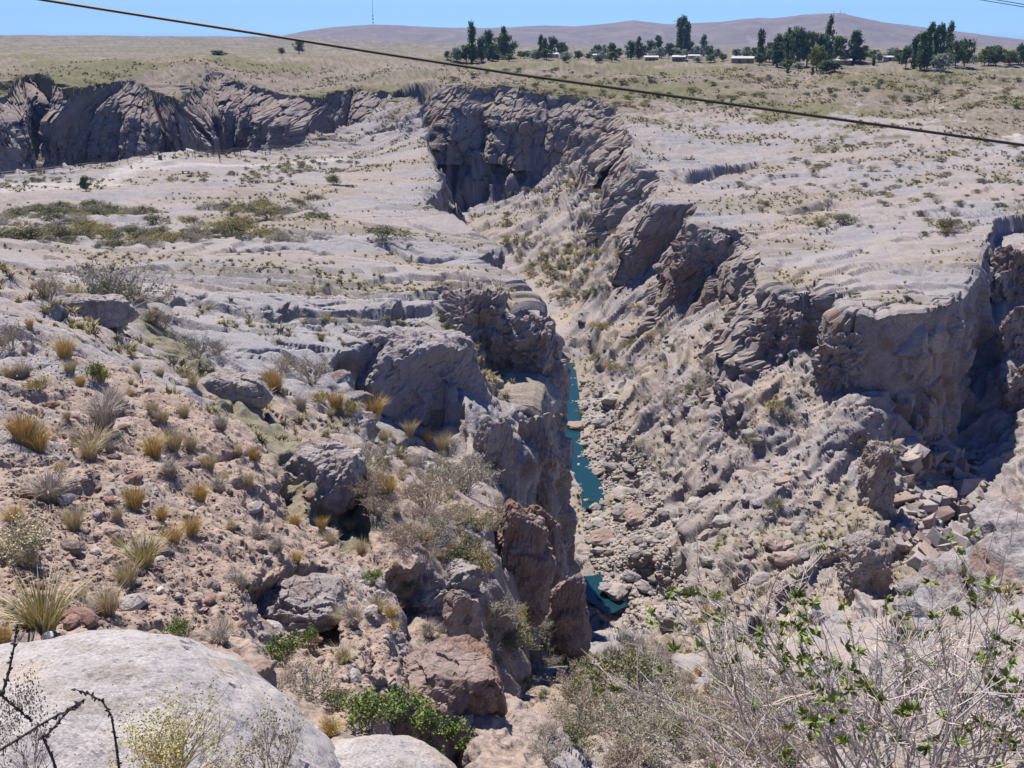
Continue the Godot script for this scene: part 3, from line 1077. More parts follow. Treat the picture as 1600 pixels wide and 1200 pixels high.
func turned(yaw: float, sc: Vector3, at: Vector3, tip := 0.0) -> Transform3D:
	var b := Basis(Vector3.UP, yaw) * Basis(Vector3(cos(yaw * 3.0), 0, sin(yaw * 3.0)), tip)
	return Transform3D(b.scaled_local(sc), at)

# what a thing stands beside, for its label
var landmarks := []

func landmark(phrase: String, px: float, py: float) -> void:
	landmarks.append([seen(px, py), phrase])

func beside(p: Vector3) -> String:
	var best := 1.0e9
	var out := ""
	for l in landmarks:
		var d: float = (l[0] as Vector3).distance_to(p)
		if d < best:
			best = d
			out = l[1]
	return out

func sized(w: float, small: float, large: float) -> String:
	return "small " if w < small else ("large " if w > large else "")

func make_landmarks() -> void:
	for l in [
		["the pale dome rock", 262, 985], ["the domed outcrop", 620, 640], ["the wedge shaped brown rock", 505, 770], ["the flat overhung rock", 365, 620], ["the jointed crest rocks", 140, 495], ["the pale cracked rock", 690, 950],
		["the red brown outcrop", 715, 1100], ["the jointed grey rock wall", 460, 980], ["the smooth rock pillar", 790, 770], ["the broken red pillar", 800, 925], ["the lowest red pillar", 885, 1030], ["the stepped rock mass", 760, 540],
		["the dark square rock tower", 1100, 455], ["the upright rock rib", 1365, 785], ["the sharp lower rib", 1345, 925], ["the rubble heap", 1450, 800], ["the dark blocky cliff", 1450, 690], ["the rock columns", 1310, 600],
		["the stone planter", 528, 290], ["the litter bin", 249, 249], ["the lone small tree", 135, 299], ["the information board", 332, 239], ["the white upright stone", 247, 925], ["the dark red stone", 45, 775], ["the greenish gully", 400, 670],
		["the wide pool of the stream", 925, 780], ["the shaded foot of the cliff", 935, 940], ["the far bend of the stream", 890, 600], ["the light path", 1520, 185], ["the bright red brick shed", 1059, 96], ["the lone brown farmhouse", 1159, 99], ["the long white roofed house", 1394, 95],
		["the red brick house", 1319, 101], ["the white roofed farmhouse", 861, 90], ["the long low farmhouse", 938, 92], ["the low white shed", 1466, 112], ["the short railing", 590, 236], ["the plateau corner", 850, 485], ["the flat mesa slab", 1420, 420], ["the middle of the scree slope", 1100, 700],
		["the upper scree slope", 950, 450], ["the mouth of the side gully", 660, 150], ["the brushy hollow", 1050, 1120], ["the mesa step", 1120, 255], ["the cliff top of the far bend", 900, 165], ["the red overhung ledge", 480, 500],
	]:
		landmark(l[0], l[1], l[2])

# a broken block: a box with its corners moved and its edges chipped
func block_mesh(size: Vector3, col: Color) -> ArrayMesh:
	var s := Shape.new()
	var p := []
	for i in 8:
		p.append(Vector3(0.5 if i & 1 else -0.5, 0.5 if i & 2 else -0.5, 0.5 if i & 4 else -0.5) * size * (1.0 + rng.randf_range(-0.4, 0.12)) + Vector3(rng.randf_range(-1, 1), rng.randf_range(-1, 1), rng.randf_range(-1, 1)) * 0.14)
	for f in [[0, 1, 3, 2], [5, 4, 6, 7], [4, 0, 2, 6], [1, 5, 7, 3], [2, 3, 7, 6], [4, 5, 1, 0]]:
		var mid := Vector3.ZERO
		for q in 4:
			mid += p[f[q]] * 0.25
		var q4 := []
		for q in 4:
			q4.append((p[f[q]] as Vector3).lerp(mid, 0.14))
		mid *= 1.0 + rng.randf_range(0.0, 0.06)
		for q in 4:
			var c := vary(col, 0.07)
			s.tri(mid, q4[(q + 1) % 4], q4[q], c)
			s.quad(q4[q], q4[(q + 1) % 4], (p[f[(q + 1) % 4]] as Vector3) * 0.95, (p[f[q]] as Vector3) * 0.95, c)
	return s.mesh()

# ---------------------------------------------------------------- sheer faces and big outcrops
func rock_tone(p: Vector3, red: float) -> Color:
	var a := noise_soft.get_noise_3d(p.x * 0.12, p.y * 0.1, p.z * 0.12)
	var b := noise_soft.get_noise_3d(p.x * 0.6, p.y * 0.35, p.z * 0.6)
	var e := noise_one.get_noise_3d(p.x * 3.0, p.y * 3.0, p.z * 3.0)
	var c := Vector3(0.36, 0.33, 0.33)
	c = mixc(c, Vector3(0.29, 0.25, 0.245), 0.4 + b * 1.2)
	c = mixc(c, Vector3(0.26, 0.17, 0.135), sstep(0.05, 0.4, a + b * 0.5) * (0.4 + red))
	c = mixc(c, Vector3(0.45, 0.40, 0.36), sstep(0.2, 0.5, -a + e * 0.2) * 0.5)
	c *= 1.0 + e * 0.14
	return Color(c.x, c.y, c.z)

# A broken rock face hung along the rim between two of its corners
func cliff_face(called: String, label: String, i0: int, i1: int, reach: float, lean := 0.05, sc := 1.0, warm := 0.0, bulge := 0.0, tint := Color(0.37, 0.315, 0.265), res := 1.0) -> void:
	var poly := PackedVector2Array()
	for k in rim_x.size():
		poly.append(Vector2(rim_x[k], rim_d[k]))
	var pts := []
	if i1 < i0:
		i1 += poly.size()
	for k in range(i0, i1):
		var a := poly[k % poly.size()]
		var b := poly[(k + 1) % poly.size()]
		var n := maxi(2, int(a.distance_to(b) / (a.length() * 0.0021 * res)))
		for m in n:
			pts.append(a.lerp(b, m / float(n)))
	pts.append(poly[i1 % poly.size()])
	# round the corners
	for pass_ in 3:
		var sm := pts.duplicate()
		for m in pts.size():
			var sum := Vector2.ZERO
			var cnt := 0
			for q in range(-7, 8):
				if m + q >= 0 and m + q < pts.size():
					sum += pts[m + q]; cnt += 1
			sm[m] = sum / cnt
		pts = sm
	var n := pts.size()
	var cols := []
	var rows := 0
	var longest := 0.0
	for m in n:
		var r: float = (pts[m] as Vector2).length()
		longest = maxf(longest, reach / (r * 0.0024 * res))
	rows = int(longest) + 6
	var faces := []
	for m in n:
		var t: Vector2 = (pts[mini(m + 4, n - 1)] - pts[maxi(m - 4, 0)]).normalized()
		var nn := Vector2(-t.y, t.x)
		if not Geometry2D.is_point_in_polygon((pts[m] as Vector2) + nn * 0.8, poly):
			nn = -nn
		faces.append(nn)
	if bulge > 0.0:       # buttresses keep their width as they come down
		var even := []
		var win := maxi(10, n / 7)
		for m in n:
			var sum := Vector2.ZERO
			for q in range(maxi(m - win, 0), mini(m + win + 1, n), 3):
				sum += faces[q]
			even.append((faces[m] * 0.12 + sum.normalized() * 0.88).normalized())
		faces = even
	for m in n:
		var p: Vector2 = pts[m]
		var nn: Vector2 = faces[m]
		var back := p - nn * 1.6
		var y0 := ground(back.x, -back.y)
		var ends := sstep(0.0, 0.06, m / float(n)) * sstep(0.0, 0.06, 1.0 - m / float(n))
		var col := []
		var dirn := Vector3(nn.x, 0, -nn.y)
		var sp := p.length() * 0.0024 * res
		for k in rows + 1:
			var v := reach * maxf(k - 4, 0) / float(rows - 4)
			var lip: Vector2 = [Vector2(-2.6, -0.5), Vector2(-1.7, 0.02), Vector2(-0.8, 0.1), Vector2(0.0, 0.04), Vector2(0.5, -0.2)][mini(k, 4)]
			var out := lip.x if k <= 4 else 0.62 + v * lean + bulge * (1.2 + 0.5 * noise_crag.get_noise_2d(p.x * 0.035 + 3.0, p.y * 0.035) + 0.7 * noise_one.get_noise_2d(p.x * 0.11, p.y * 0.11)) * sstep(0.0, 9.0, v)
			var q := Vector3(p.x, y0 + (lip.y if k <= 4 else -0.2 - v), -p.y) + dirn * out
			var f := sstep(0.0, 1.2, v)
			var g0 := q / sc
			var wx := noise_one.get_noise_3d(g0.x * 0.3, g0.y * 0.3, g0.z * 0.3) * 0.9
			var g := Vector3(g0.x + wx, g0.y + wx * 0.7, g0.z - wx * 0.6)
			var s2 := sp / sc
			var d := noise_one.get_noise_3d(g0.x * 0.09, g0.y * 0.06, g0.z * 0.09) * 1.3
			d += noise_cell.get_noise_3d(g.x * 0.24, g.y * 0.09, g.z * 0.24) * 0.8
			d -= (1.0 - sstep(0.0, 0.14, noise_gap.get_noise_3d(g.x * 0.24, g.y * 0.09, g.z * 0.24) + 1.0)) * 1.0
			d += noise_cell.get_noise_3d(g0.x * 0.04, g.y * 0.5, g0.z * 0.04) * 0.45 * fade(2.0, s2)
			d += noise_cell.get_noise_3d(g.x * 0.65, g.y * 0.42, g.z * 0.65) * 0.35 * fade(1.5, s2)
			d += noise_cell.get_noise_3d(g.x * 1.5, g.y * 1.1, g.z * 1.5) * 0.16 * fade(0.7, s2)
			d += noise_cell.get_noise_3d(g.x * 3.5, g.y * 3.0, g.z * 3.5) * 0.07 * fade(0.3, s2)
			d *= sc * (1.0 + 0.03 * bulge)
			q += dirn * (maxf(d * f, -maxf(out - 0.3 - v * 0.085, 0.0)) - (1.0 - ends) * 2.5)
			if k <= 4:
				q.y += noise_one.get_noise_2d(q.x * 0.7, q.z * 0.7) * 0.1 * (0.0 if k == 0 else 1.0) - (1.0 - ends) * 0.4
			col.append(q)
		cols.append(col)
	var s := Shape.new()
	for m in n - 1:
		for k in rows:
			var a: Vector3 = cols[m][k]
			var b: Vector3 = cols[m + 1][k]
			var c: Vector3 = cols[m + 1][k + 1]
			var e: Vector3 = cols[m][k + 1]
			var tone := (rock_tone(a / sc, 0.25).lerp(tint, warm) if k > 4 else land_colour(a, Vector3.UP, Vector2(a.x, a.z).length(), 0.1))
			s.tri(a, b, c, tone)
			s.tri(a, c, e, tone)
	var o := part(self, called, s.mesh(), rock_material(1.0))
	o.set_meta("label", label)
	o.set_meta("category", "cliff")

func rim_index(px: float, py: float) -> int:
	for k in rim_sights.size():
		if rim_sights[k][0] == px and rim_sights[k][1] == py:
			return k
	return 0

func make_cliffs() -> void:
	cliff_face("gorge_cliff", "sheer dark cliff dropping from the left plateau to the stream", rim_index(735, 352), rim_index(826, 720), 31.0)
	cliff_face("block_cliff", "dark blocky cliff below the flat slab of the right mesa", rim_index(1548, 372), rim_index(1302, 470), 20.0)
	cliff_face("spur_cliff", "broken grey cliffs between the rock columns and the dark rock tower", rim_index(1302, 470), rim_index(1150, 362), 16.0, 0.4, 1.0, 0.2, 1.0)
	cliff_face("mesa_cliff", "grey cliff edge of the right mesa above the green scree slope", rim_index(1150, 362), rim_index(990, 225), 18.0, 0.35, 1.1, 0.25, 1.5)
	cliff_face("bend_cliff", "sunlit brown rocky wall on the outer side of the far gorge bend", rim_index(990, 225), rim_index(690, 150), 22.0, 0.5, 1.0, 0.5, 3.0, Color(0.37, 0.315, 0.265), 0.62)
	cliff_face("far_cliff", "long dark gullied cliff behind the lookout rock", rim_index(622, 140), rim_index(-200, 130), 42.0, 0.5, 1.05, 0.5, 8.0, Color(0.30, 0.25, 0.22), 0.62)
	cliff_face("tip_cliff", "dark sheer cliff at the far tip of the lookout rock", rim_index(630, 205), rim_index(735, 352), 24.0, 0.1, 1.2)

# a big rock of several metres: cut planes, joints and rough skin
func outcrop_mesh(size: Vector3, cuts: Array, red: float, seed_: float, n := 70, rough := 1.0) -> ArrayMesh:
	var s := Shape.new()
	var grid := []
	for i in n + 1:
		var row := []
		for j in n * 2:
			var th := PI * i / n
			var fi := TAU * j / (n * 2)
			var d := Vector3(sin(th) * cos(fi), cos(th), sin(th) * sin(fi))
			# a rounded box rather than a ball
			var bx := pow(pow(absf(d.x), 4.0) + pow(absf(d.y), 4.0) + pow(absf(d.z), 4.0), -0.25)
			var r := lerpf(1.0, bx, 0.6) * 0.5
			for c in cuts:
				var q: float = d.dot(c[0])
				if q > 0.02:
					r = minf(r, c[1] / q)
			var p := d * r * size
			var w := p + Vector3(seed_, seed_ * 0.5, 0)
			var k := noise_one.get_noise_3d(w.x * 0.7, w.y * 0.7, w.z * 0.7) * 0.14 + noise_cell.get_noise_3d(w.x * 0.8, w.y * 1.1, w.z * 0.8) * 0.09
			k += noise_cell.get_noise_3d(w.x * 2.2, w.y * 2.8, w.z * 2.2) * 0.05 + noise_one.get_noise_3d(w.x * 4.0, w.y * 4.0, w.z * 4.0) * 0.03
			k += noise_cell.get_noise_3d(w.x * 5.0, w.y * 6.0, w.z * 5.0) * 0.025
			k -= (1.0 - sstep(0.0, 0.12, noise_gap.get_noise_3d(w.x * 0.5, w.y * 0.7, w.z * 0.5) + 1.0 + noise_one.get_noise_3d(w.x * 3.0, w.y * 3.0, w.z * 3.0) * 0.06)) * 0.06
			k += noise_cell.get_noise_3d(w.x * 0.35, w.y * 0.35, w.z * 0.35) * 0.1
			row.append(p + d * k * clampf(minf(size.x, size.y), 1.0, 6.5) * 0.5 * rough)
		grid.append(row)
	for i in n:
		for j in n * 2:
			var k := (j + 1) % (n * 2)
			var tone := rock_tone(grid[i][j] + Vector3(seed_ * 3.0, 0, 0), red)
			if red > 0.5:
				tone = tone.lerp(Color(0.27, 0.175, 0.145), 0.5)
			elif rough < 0.6:
				tone = tone.lerp(Color(0.39, 0.36, 0.365), 0.6)
			if i > 0:
				s.tri(grid[i][j], grid[i][k], grid[i + 1][k], tone)
			if i < n - 1:
				s.tri(grid[i][j], grid[i + 1][k], grid[i + 1][j], tone)
	return s.mesh()

func make_outcrops() -> void:
	var m := rock_material(1.5)
	# pixel of the foot, width and height on the photograph, depth as a share of the width, redness, turn, name, label
	var list := [
		[640, 655, 240, 120, 0.9, 0.0, 0.25, "domed_outcrop", "broad smooth dome of grey rock with a hollow dark front face"],
		[510, 775, 120, 58, 0.9, 0.1, -0.6, "wedge_outcrop", "wedge shaped brown rock with a dark overhung side beside the greenish gully"],
		[365, 625, 120, 30, 0.6, 0.0, -0.4, "flat_outcrop", "flat grey rock with a dark overhang above the greenish gully"],
		[140, 500, 150, 26, 0.5, 0.0, -0.3, "ledge_outcrop", "row of dark jointed rock on the crest of the hillside"],
		[690, 955, 130, 46, 0.9, 0.0, 0.3, "cracked_outcrop", "pale cracked rock split by a dark cleft below the brushy slope"],
		[742, 1010, 50, 80, 0.8, 0.1, 0.2, "leaning_outcrop", "narrow grey rock leaning against the pale cracked rock"],
		[715, 1110, 150, 42, 0.9, 0.7, 0.1, "red_outcrop", "crumbling red brown outcrop above the green shrubs"],
		[460, 985, 160, 34, 0.8, 0.0, -0.1, "grey_outcrop", "grey jointed rock wall with thin vertical cracks in the hillside"],
		[790, 775, 64, 120, 0.9, 0.0, 0.4, "smooth_pinnacle", "smooth grey rock pillar beside the domed outcrop"],
		[840, 775, 70, 130, 0.9, 0.1, 0.1, "cleft_pinnacle", "tall grey rock pillar at the brink of the gorge below the plateau"],
		[800, 930, 84, 130, 0.9, 0.7, 0.2, "red_pinnacle", "red brown broken rock pillar below the brushy slope"],
		[862, 950, 74, 150, 0.9, 0.6, -0.2, "brink_pinnacle", "tall dark red rock pillar at the brink of the gorge"],
		[885, 1035, 66, 130, 0.9, 0.8, 0.1, "lower_pinnacle", "red brown pillar standing lowest at the brink above the stream"],
		[760, 545, 120, 80, 0.9, 0.0, 0.2, "stepped_outcrop", "stepped grey rock mass below the edge of the left plateau"],
		[830, 590, 100, 90, 0.9, 0.0, -0.2, "blocky_outcrop", "blocky grey rock mass at the corner of the left plateau"],
		[1100, 460, 100, 85, 0.9, 0.3, 0.1, "mesa_outcrop", "dark square rock tower standing out below the right mesa"],
		[1365, 790, 44, 80, 1.8, 0.1, 0.3, "rib_outcrop", "thin upright rib of rock beside the rubble heap with a dark side"],
		[1345, 930, 60, 70, 1.6, 0.1, 0.3, "lower_rib_outcrop", "sharp rock rib with a dark side below the rubble heap"],
		[1215, 560, 80, 70, 1.1, 0.1, -0.3, "rib_tower", "broken grey rock tower left of the dark blocky cliff"],
		[842, 628, 76, 34, 0.9, 0.0, 0.3, "corner_outcrop", "low broken rock on the brink below the blocky plateau corner"],
		[1572, 470, 56, 70, 0.9, 0.2, 0.3, "fissure_outcrop", "rounded rock tower across the dark fissure from the blocky cliff"],
		[1592, 560, 60, 70, 0.9, 0.1, 0.0, "ravine_outcrop", "jointed rock knob on the wall of the side ravine"],
		[1585, 640, 50, 60, 0.9, 0.1, 0.5, "lower_ravine_outcrop", "broken rock low on the wall of the side ravine"],
		[1310, 600, 80, 80, 1.0, 0.1, 0.0, "column_outcrop", "upright jointed rock columns at the left end of the dark blocky cliff"],
	]
	var sd := 1.0
	for q in list:
		sd += 7.3
		var p := seen(q[0], q[1])
		var f := p.length() / FOC
		var w: float = q[2] * f * 1.05
		var h: float = q[3] * f * 1.1
		var cuts := []
		cuts.append([Vector3(rng.randf_range(-0.4, 0.4), 0.15, 1.0).normalized(), rng.randf_range(0.34, 0.42)])
		cuts.append([Vector3(1.0, 0.25, rng.randf_range(-0.4, 0.4)).normalized(), rng.randf_range(0.36, 0.46)])
		cuts.append([Vector3(-0.8, 0.7, rng.randf_range(-0.2, 0.4)).normalized(), rng.randf_range(0.42, 0.5)])
		cuts.append([Vector3(rng.randf_range(-0.3, 0.3), 1.0, -0.2).normalized(), rng.randf_range(0.38, 0.46)])
		var big := 84 if q[2] > 140 else 60
		var o := single(q[7], outcrop_mesh(Vector3(w, h * 1.5, w * q[4]), cuts, q[5], sd, big, 0.4 if q[7] == "domed_outcrop" else (2.2 if q[1] > 900 and q[0] < 760 else 1.1)), m, q[8], "rock", Vector3.ZERO)
		var away := Vector3(p.x, 0, p.z).normalized()
		o.position = p + away * w * q[4] * 0.38 + Vector3.UP * h * 0.22
		o.rotation.y = q[6] - atan2(p.x, -p.z)

# ---------------------------------------------------------------- water and far hills
func make_river() -> void:
	var s := Shape.new()
	for l in channel_lines:
		var pts: Array = l[1]
		var prev := []
		for i in pts.size():
			var a: Vector3 = pts[maxi(i - 1, 0)]
			var b: Vector3 = pts[mini(i + 1, pts.size() - 1)]
			var side := (b - a).cross(Vector3.UP).normalized() * 1.45
			var p: Vector3 = pts[i] + Vector3.UP * 0.42
			side.y = 0.0
			var row := [p - side, p + side]
			if i > 0:
				s.quad(prev[0], prev[1], row[1], row[0], Color(0.010, 0.036, 0.046))
			prev = row
	var m := painted(0.08)
	m.metallic_specular = 0.5
	m.normal_enabled = true
	var nt := noise_texture(0.02, Color.BLACK, Color.WHITE, 8, 3, 256)
	nt.as_normal_map = true
	nt.bump_strength = 3.0
	nt.color_ramp = null
	m.normal_texture = nt
	m.normal_scale = 0.6
	m.uv1_triplanar = true
	m.uv1_world_triplanar = true
	m.uv1_scale = Vector3.ONE * 0.4
	var o := part(self, "river", s.mesh(), m)
	o.set_meta("kind", "structure")
	o.set_meta("label", "thin blue green stream between the boulders of the gorge")

var skyline := [[-400, 70], [0, 70], [300, 66], [440, 56], [480, 48], [520, 42.5], [583, 38.5], [630, 40], [680, 43], [760, 44], [800, 42.5], [850, 40], [900, 41.5], [950, 37], [990, 32], [1040, 38], [1080, 36.5], [1130, 34.5], [1165, 29.5], [1190, 28.5], [1210, 29], [1250, 24], [1290, 21.5], [1312, 20.5], [1335, 26], [1380, 35], [1430, 41], [1480, 47], [1540, 55], [1600, 62], [1800, 70], [2300, 72]]
const RIDGE := 4600.0

func ridge_height(az: float) -> float:
	var i := 0
	while i < skyline.size() - 2 and az > atan2(ray(skyline[i + 1][0], skyline[i + 1][1]).x, -ray(skyline[i + 1][0], skyline[i + 1][1]).z):
		i += 1
	var a := ray(skyline[i][0], skyline[i][1])
	var b := ray(skyline[i + 1][0], skyline[i + 1][1])
	var za := atan2(a.x, -a.z)
	var zb := atan2(b.x, -b.z)
	var t := clampf((az - za) / (zb - za), 0.0, 1.0)
	return lerpf(a.y / Vector2(a.x, a.z).length(), b.y / Vector2(b.x, b.z).length(), t) * RIDGE

func make_hills() -> void:
	var na := 420
	var nr := 64
	var pos := PackedVector3Array()
	var col := PackedColorArray()
	for i in na + 1:
		var az := deg_to_rad(lerpf(-42.0, 42.0, i / float(na)))
		var top := ridge_height(az)
		for j in nr + 1:
			var t := j / float(nr)
			var r := lerpf(2700.0, 7000.0, t)
			var x := r * sin(az)
			var d := r * cos(az)
			var f := sstep(2700.0, RIDGE, r) if r < RIDGE else 1.0 - 0.8 * sstep(RIDGE, 7000.0, r)
			f = pow(f, 1.25)
			var gully := noise_ridge.get_noise_2d(x * 0.0022, d * 0.0012) * 16.0 * f * (1.0 - f) * 4.0 * clampf(top / 60.0, 0.0, 1.0)
			var h := lerpf(-40.0, top, f) + gully + noise_soft.get_noise_2d(x * 0.02, d * 0.02) * 1.5
			pos.append(Vector3(x, h, -d))
			var e := noise_soft.get_noise_2d(x * 0.006, d * 0.006)
			var g := noise_one.get_noise_2d(x * 0.03, d * 0.03)
			var c := Vector3(0.125, 0.11, 0.095).lerp(Vector3(0.175, 0.15, 0.125), clampf(0.5 + e + g * 0.25, 0.0, 1.0))
			if g * 0.4 + noise_one.get_noise_2d(x * 0.011 + 5.0, d * 0.004) > 0.86:
				c = Vector3(0.20, 0.175, 0.165)
			col.append(Color(c.x, c.y, c.z))
	var idx := PackedInt32Array()
	for i in na:
		for j in nr:
			var a := i * (nr + 1) + j
			idx.append_array(PackedInt32Array([a, a + 1, a + nr + 1, a + 1, a + nr + 2, a + nr + 1]))
	var arr := []
	arr.resize(Mesh.ARRAY_MAX)
	arr[Mesh.ARRAY_VERTEX] = pos
	arr[Mesh.ARRAY_COLOR] = col
	arr[Mesh.ARRAY_INDEX] = idx
	var mesh := ArrayMesh.new()
	mesh.add_surface_from_arrays(Mesh.PRIMITIVE_TRIANGLES, arr)
	var o := part(self, "hills", mesh, painted(1.0))
	o.set_meta("kind", "structure")
	o.set_meta("label", "low purple brown hills on the horizon")

# ---------------------------------------------------------------- everything that stands on the land
var mat_plant: StandardMaterial3D
var mat_twig: StandardMaterial3D
var mat_stone: StandardMaterial3D

func make_objects() -> void:
	mat_plant = painted(0.85, 0.3)
	mat_twig = painted(0.9)
	mat_stone = rock_material(1.6)
	make_landmarks()
	make_cliffs()
	make_outcrops()
	make_rocks()
	make_grass()
	make_shrubs()
	make_trees()
	make_houses()
	make_lookout()
	make_lines()
	make_foreground()

func inside(poly: PackedVector2Array, p: Vector2) -> bool:
	return Geometry2D.is_point_in_polygon(p, poly)

# points of the ground that show inside an outline on the photograph, kept a little apart
func spots(outline: Array, n: int, apart: float) -> Array:
	var poly := PackedVector2Array()
	var lo := Vector2(1e9, 1e9)
	var hi := Vector2(-1e9, -1e9)
	for i in range(0, outline.size(), 2):
		var q := Vector2(outline[i], outline[i + 1])
		poly.append(q)
		lo = lo.min(q); hi = hi.max(q)
	var out := []
	var tries := 0
	while out.size() < n and tries < n * 30:
		tries += 1
		var q := Vector2(rng.randf_range(lo.x, hi.x), rng.randf_range(lo.y, hi.y))
		if not inside(poly, q):
			continue
		var p := seen(q.x, q.y)
		var ok := true
		if apart > 0.0:
			for o in out:
				if (o as Vector3).distance_squared_to(p) < apart * apart:
					ok = false
					break
		if ok:
			out.append(p)
	return out

func make_rocks() -> void:
	var grey := Color(0.36, 0.33, 0.335)
	var pale := Color(0.44, 0.40, 0.385)
	var pink := Color(0.40, 0.315, 0.28)
	var dark := Color(0.24, 0.19, 0.18)
	var kinds := []
	var tones := ["grey", "pale", "pinkish", "rounded grey", "flat pale", "dark"]
	for c in [grey, pale, pink, grey, pale, dark]:
		kinds.append(stone_mesh(8 if kinds.size() % 2 == 0 else 6, Vector3(1.0, rng.randf_range(0.55, 0.8), rng.randf_range(0.7, 1.0)), 1, c, 0.46))
	# boulders along the stream
	var bed := spots([890, 590, 945, 600, 985, 700, 1010, 800, 1050, 900, 1060, 965, 985, 965, 930, 900, 912, 820, 905, 740, 893, 660], 230, 0.9)
	for p in bed:
		var w := clampf(0.6 * pow(rng.randf(), -0.45), 0.6, 3.2)
		var kd := rng.randi() % 5
		var o := single("river_boulder", kinds[kd], mat_stone, sized(w, 0.75, 1.4) + tones[kd] + " boulder in the stream bed near " + beside(p), "boulder", p, "boulders of the stream bed")
		o.transform = turned(rng.randf() * TAU, Vector3(w, w * rng.randf_range(0.7, 1.1), w), p + Vector3.UP * w * 0.12, rng.randf_range(-0.3, 0.3))
	for q in [[940, 848, 46], [985, 905, 30], [945, 640, 26], [922, 845, 24], [1000, 870, 28], [1025, 880, 30], [962, 930, 26], [935, 740, 20]]:
		var p := seen(q[0], q[1])
		var w: float = q[2] / FOC * p.length()
		var o := single("large_river_boulder", kinds[rng.randi() % 3], mat_stone, "very large boulder rising above the stream bed near " + beside(p), "boulder", p, "large boulders of the stream bed")
		o.transform = turned(rng.randf() * TAU, Vector3(w, w * 0.8, w), p + Vector3.UP * w * 0.2, 0.2)
	var small := []
	var tints := PackedColorArray()
	for p in spots([890, 590, 945, 600, 1000, 700, 1040, 800, 1070, 900, 1090, 970, 985, 985, 930, 900, 912, 820, 905, 740, 893, 660], 2600, 0.0):
		var w := rng.randf_range(0.18, 0.6)
		small.append(turned(rng.randf() * TAU, Vector3(w, w * 0.8, w), p + Vector3.UP * w * 0.1, rng.randf_range(-0.5, 0.5)))
		var t := rng.randf_range(0.75, 1.25)
		tints.append(Color(t, t, t * rng.randf_range(0.92, 1.02)))
	stuff("stream_gravel", "pale cobbles and small stones of the stream bed", stone_mesh(7, Vector3(1, 0.7, 0.85), 0, pale), mat_stone, small, tints)
	# the heap of broken blocks under the cliff
	var blocks := []
	for c in [pale, grey, pink, Color(0.40, 0.35, 0.34)]:
		blocks.append(block_mesh(Vector3(1.0, rng.randf_range(0.45, 0.7), rng.randf_range(0.6, 0.9)), c))
	for p in spots([1400, 700, 1450, 690, 1530, 720, 1560, 760, 1540, 830, 1490, 880, 1430, 890, 1400, 860, 1405, 780], 210, 0.5):
		if p.length() < 75.0:
			continue
		var w := clampf(0.75 * pow(rng.randf(), -0.4), 0.75, 2.3)
		var kd := rng.randi() % 4
		var o := single("rubble_block", blocks[kd], mat_stone, sized(w, 0.95, 1.5) + ["pale", "grey", "pinkish", "light brown"][kd] + " broken block in the rubble heap near " + beside(p), "rock", p, "blocks of the rubble heap")
		o.transform = turned(rng.randf() * TAU, Vector3(w, w * rng.randf_range(0.6, 1.1), w), p + Vector3.UP * w * 0.22, rng.randf_range(-0.7, 0.7))
	var fallen := stone_mesh(5, Vector3(1.0, 0.45, 0.8), 2, Color(0.50, 0.42, 0.385), 0.42)
	for q in [[1424, 728, 46, 0.5, "broad pinkish fallen slab leaning at the top of the rubble heap"], [1445, 716, 34, 0.9, "narrow pale slab standing tilted at the top of the rubble heap"], [1472, 778, 34, 0.1, "pale flat topped block in the middle of the rubble heap"]]:
		var p := seen(q[0], q[1])
		var w: float = q[2] / FOC * p.length()
		var o := single("fallen_slab", fallen, mat_stone, q[4], "rock", p)
		o.transform = turned(rng.randf() * TAU, Vector3(w, w, w), p + Vector3.UP * w * 0.3, q[3])
	# stones of the long slope on the right bank
	var scree := spots([900, 480, 1000, 420, 1130, 480, 1250, 560, 1380, 650, 1380, 740, 1330, 900, 1100, 960, 1010, 800, 950, 640], 130, 1.2)
	for p in scree:
		var w := clampf(0.7 * pow(rng.randf(), -0.4), 0.7, 2.6)
		var kd := rng.randi() % 5
		var o := single("scree_boulder", kinds[kd], mat_stone, sized(w, 0.85, 1.5) + tones[kd] + " boulder on the right bank slope near " + beside(p), "boulder", p, "boulders of the right bank slope")
		o.transform = turned(rng.randf() * TAU, Vector3(w, w * rng.randf_range(0.7, 1.2), w), p + Vector3.UP * w * 0.05, rng.randf_range(-0.5, 0.5))
	small = []
	tints = PackedColorArray()
	for p in spots([720, 250, 900, 200, 1000, 300, 1130, 420, 1250, 520, 1390, 650, 1400, 760, 1330, 930, 1100, 975, 1010, 800, 900, 560, 800, 400], 2600, 0.0):
		var w := clampf(0.16 * pow(rng.randf() + 0.02, -0.45), 0.16, 0.9)
		small.append(turned(rng.randf() * TAU, Vector3(w, w * 0.85, w), p + Vector3.UP * w * 0.06, rng.randf_range(-0.6, 0.6)))
		var t := rng.randf_range(0.62, 1.12)
		tints.append(Color(t, t * rng.randf_range(0.94, 1.0), t * rng.randf_range(0.86, 1.0)))
	stuff("scree", "loose stones of the slope on the right bank", stone_mesh(7, Vector3(1, 0.75, 0.85), 0, Color(0.40, 0.355, 0.335)), mat_stone, small, tints)
	# grit and stones of the hillside at the viewer's feet
	var hill := [0, 470, 120, 520, 260, 560, 420, 720, 560, 830, 720, 960, 760, 1060, 640, 1130, 420, 1000, 250, 975, 0, 990]
	var cobs := []
	for c in [pink, Color(0.42, 0.33, 0.28), dark, Color(0.30, 0.19, 0.16), pale]:
		cobs.append(stone_mesh(7, Vector3(1.0, 0.5, 0.75), 0, c, 0.5))
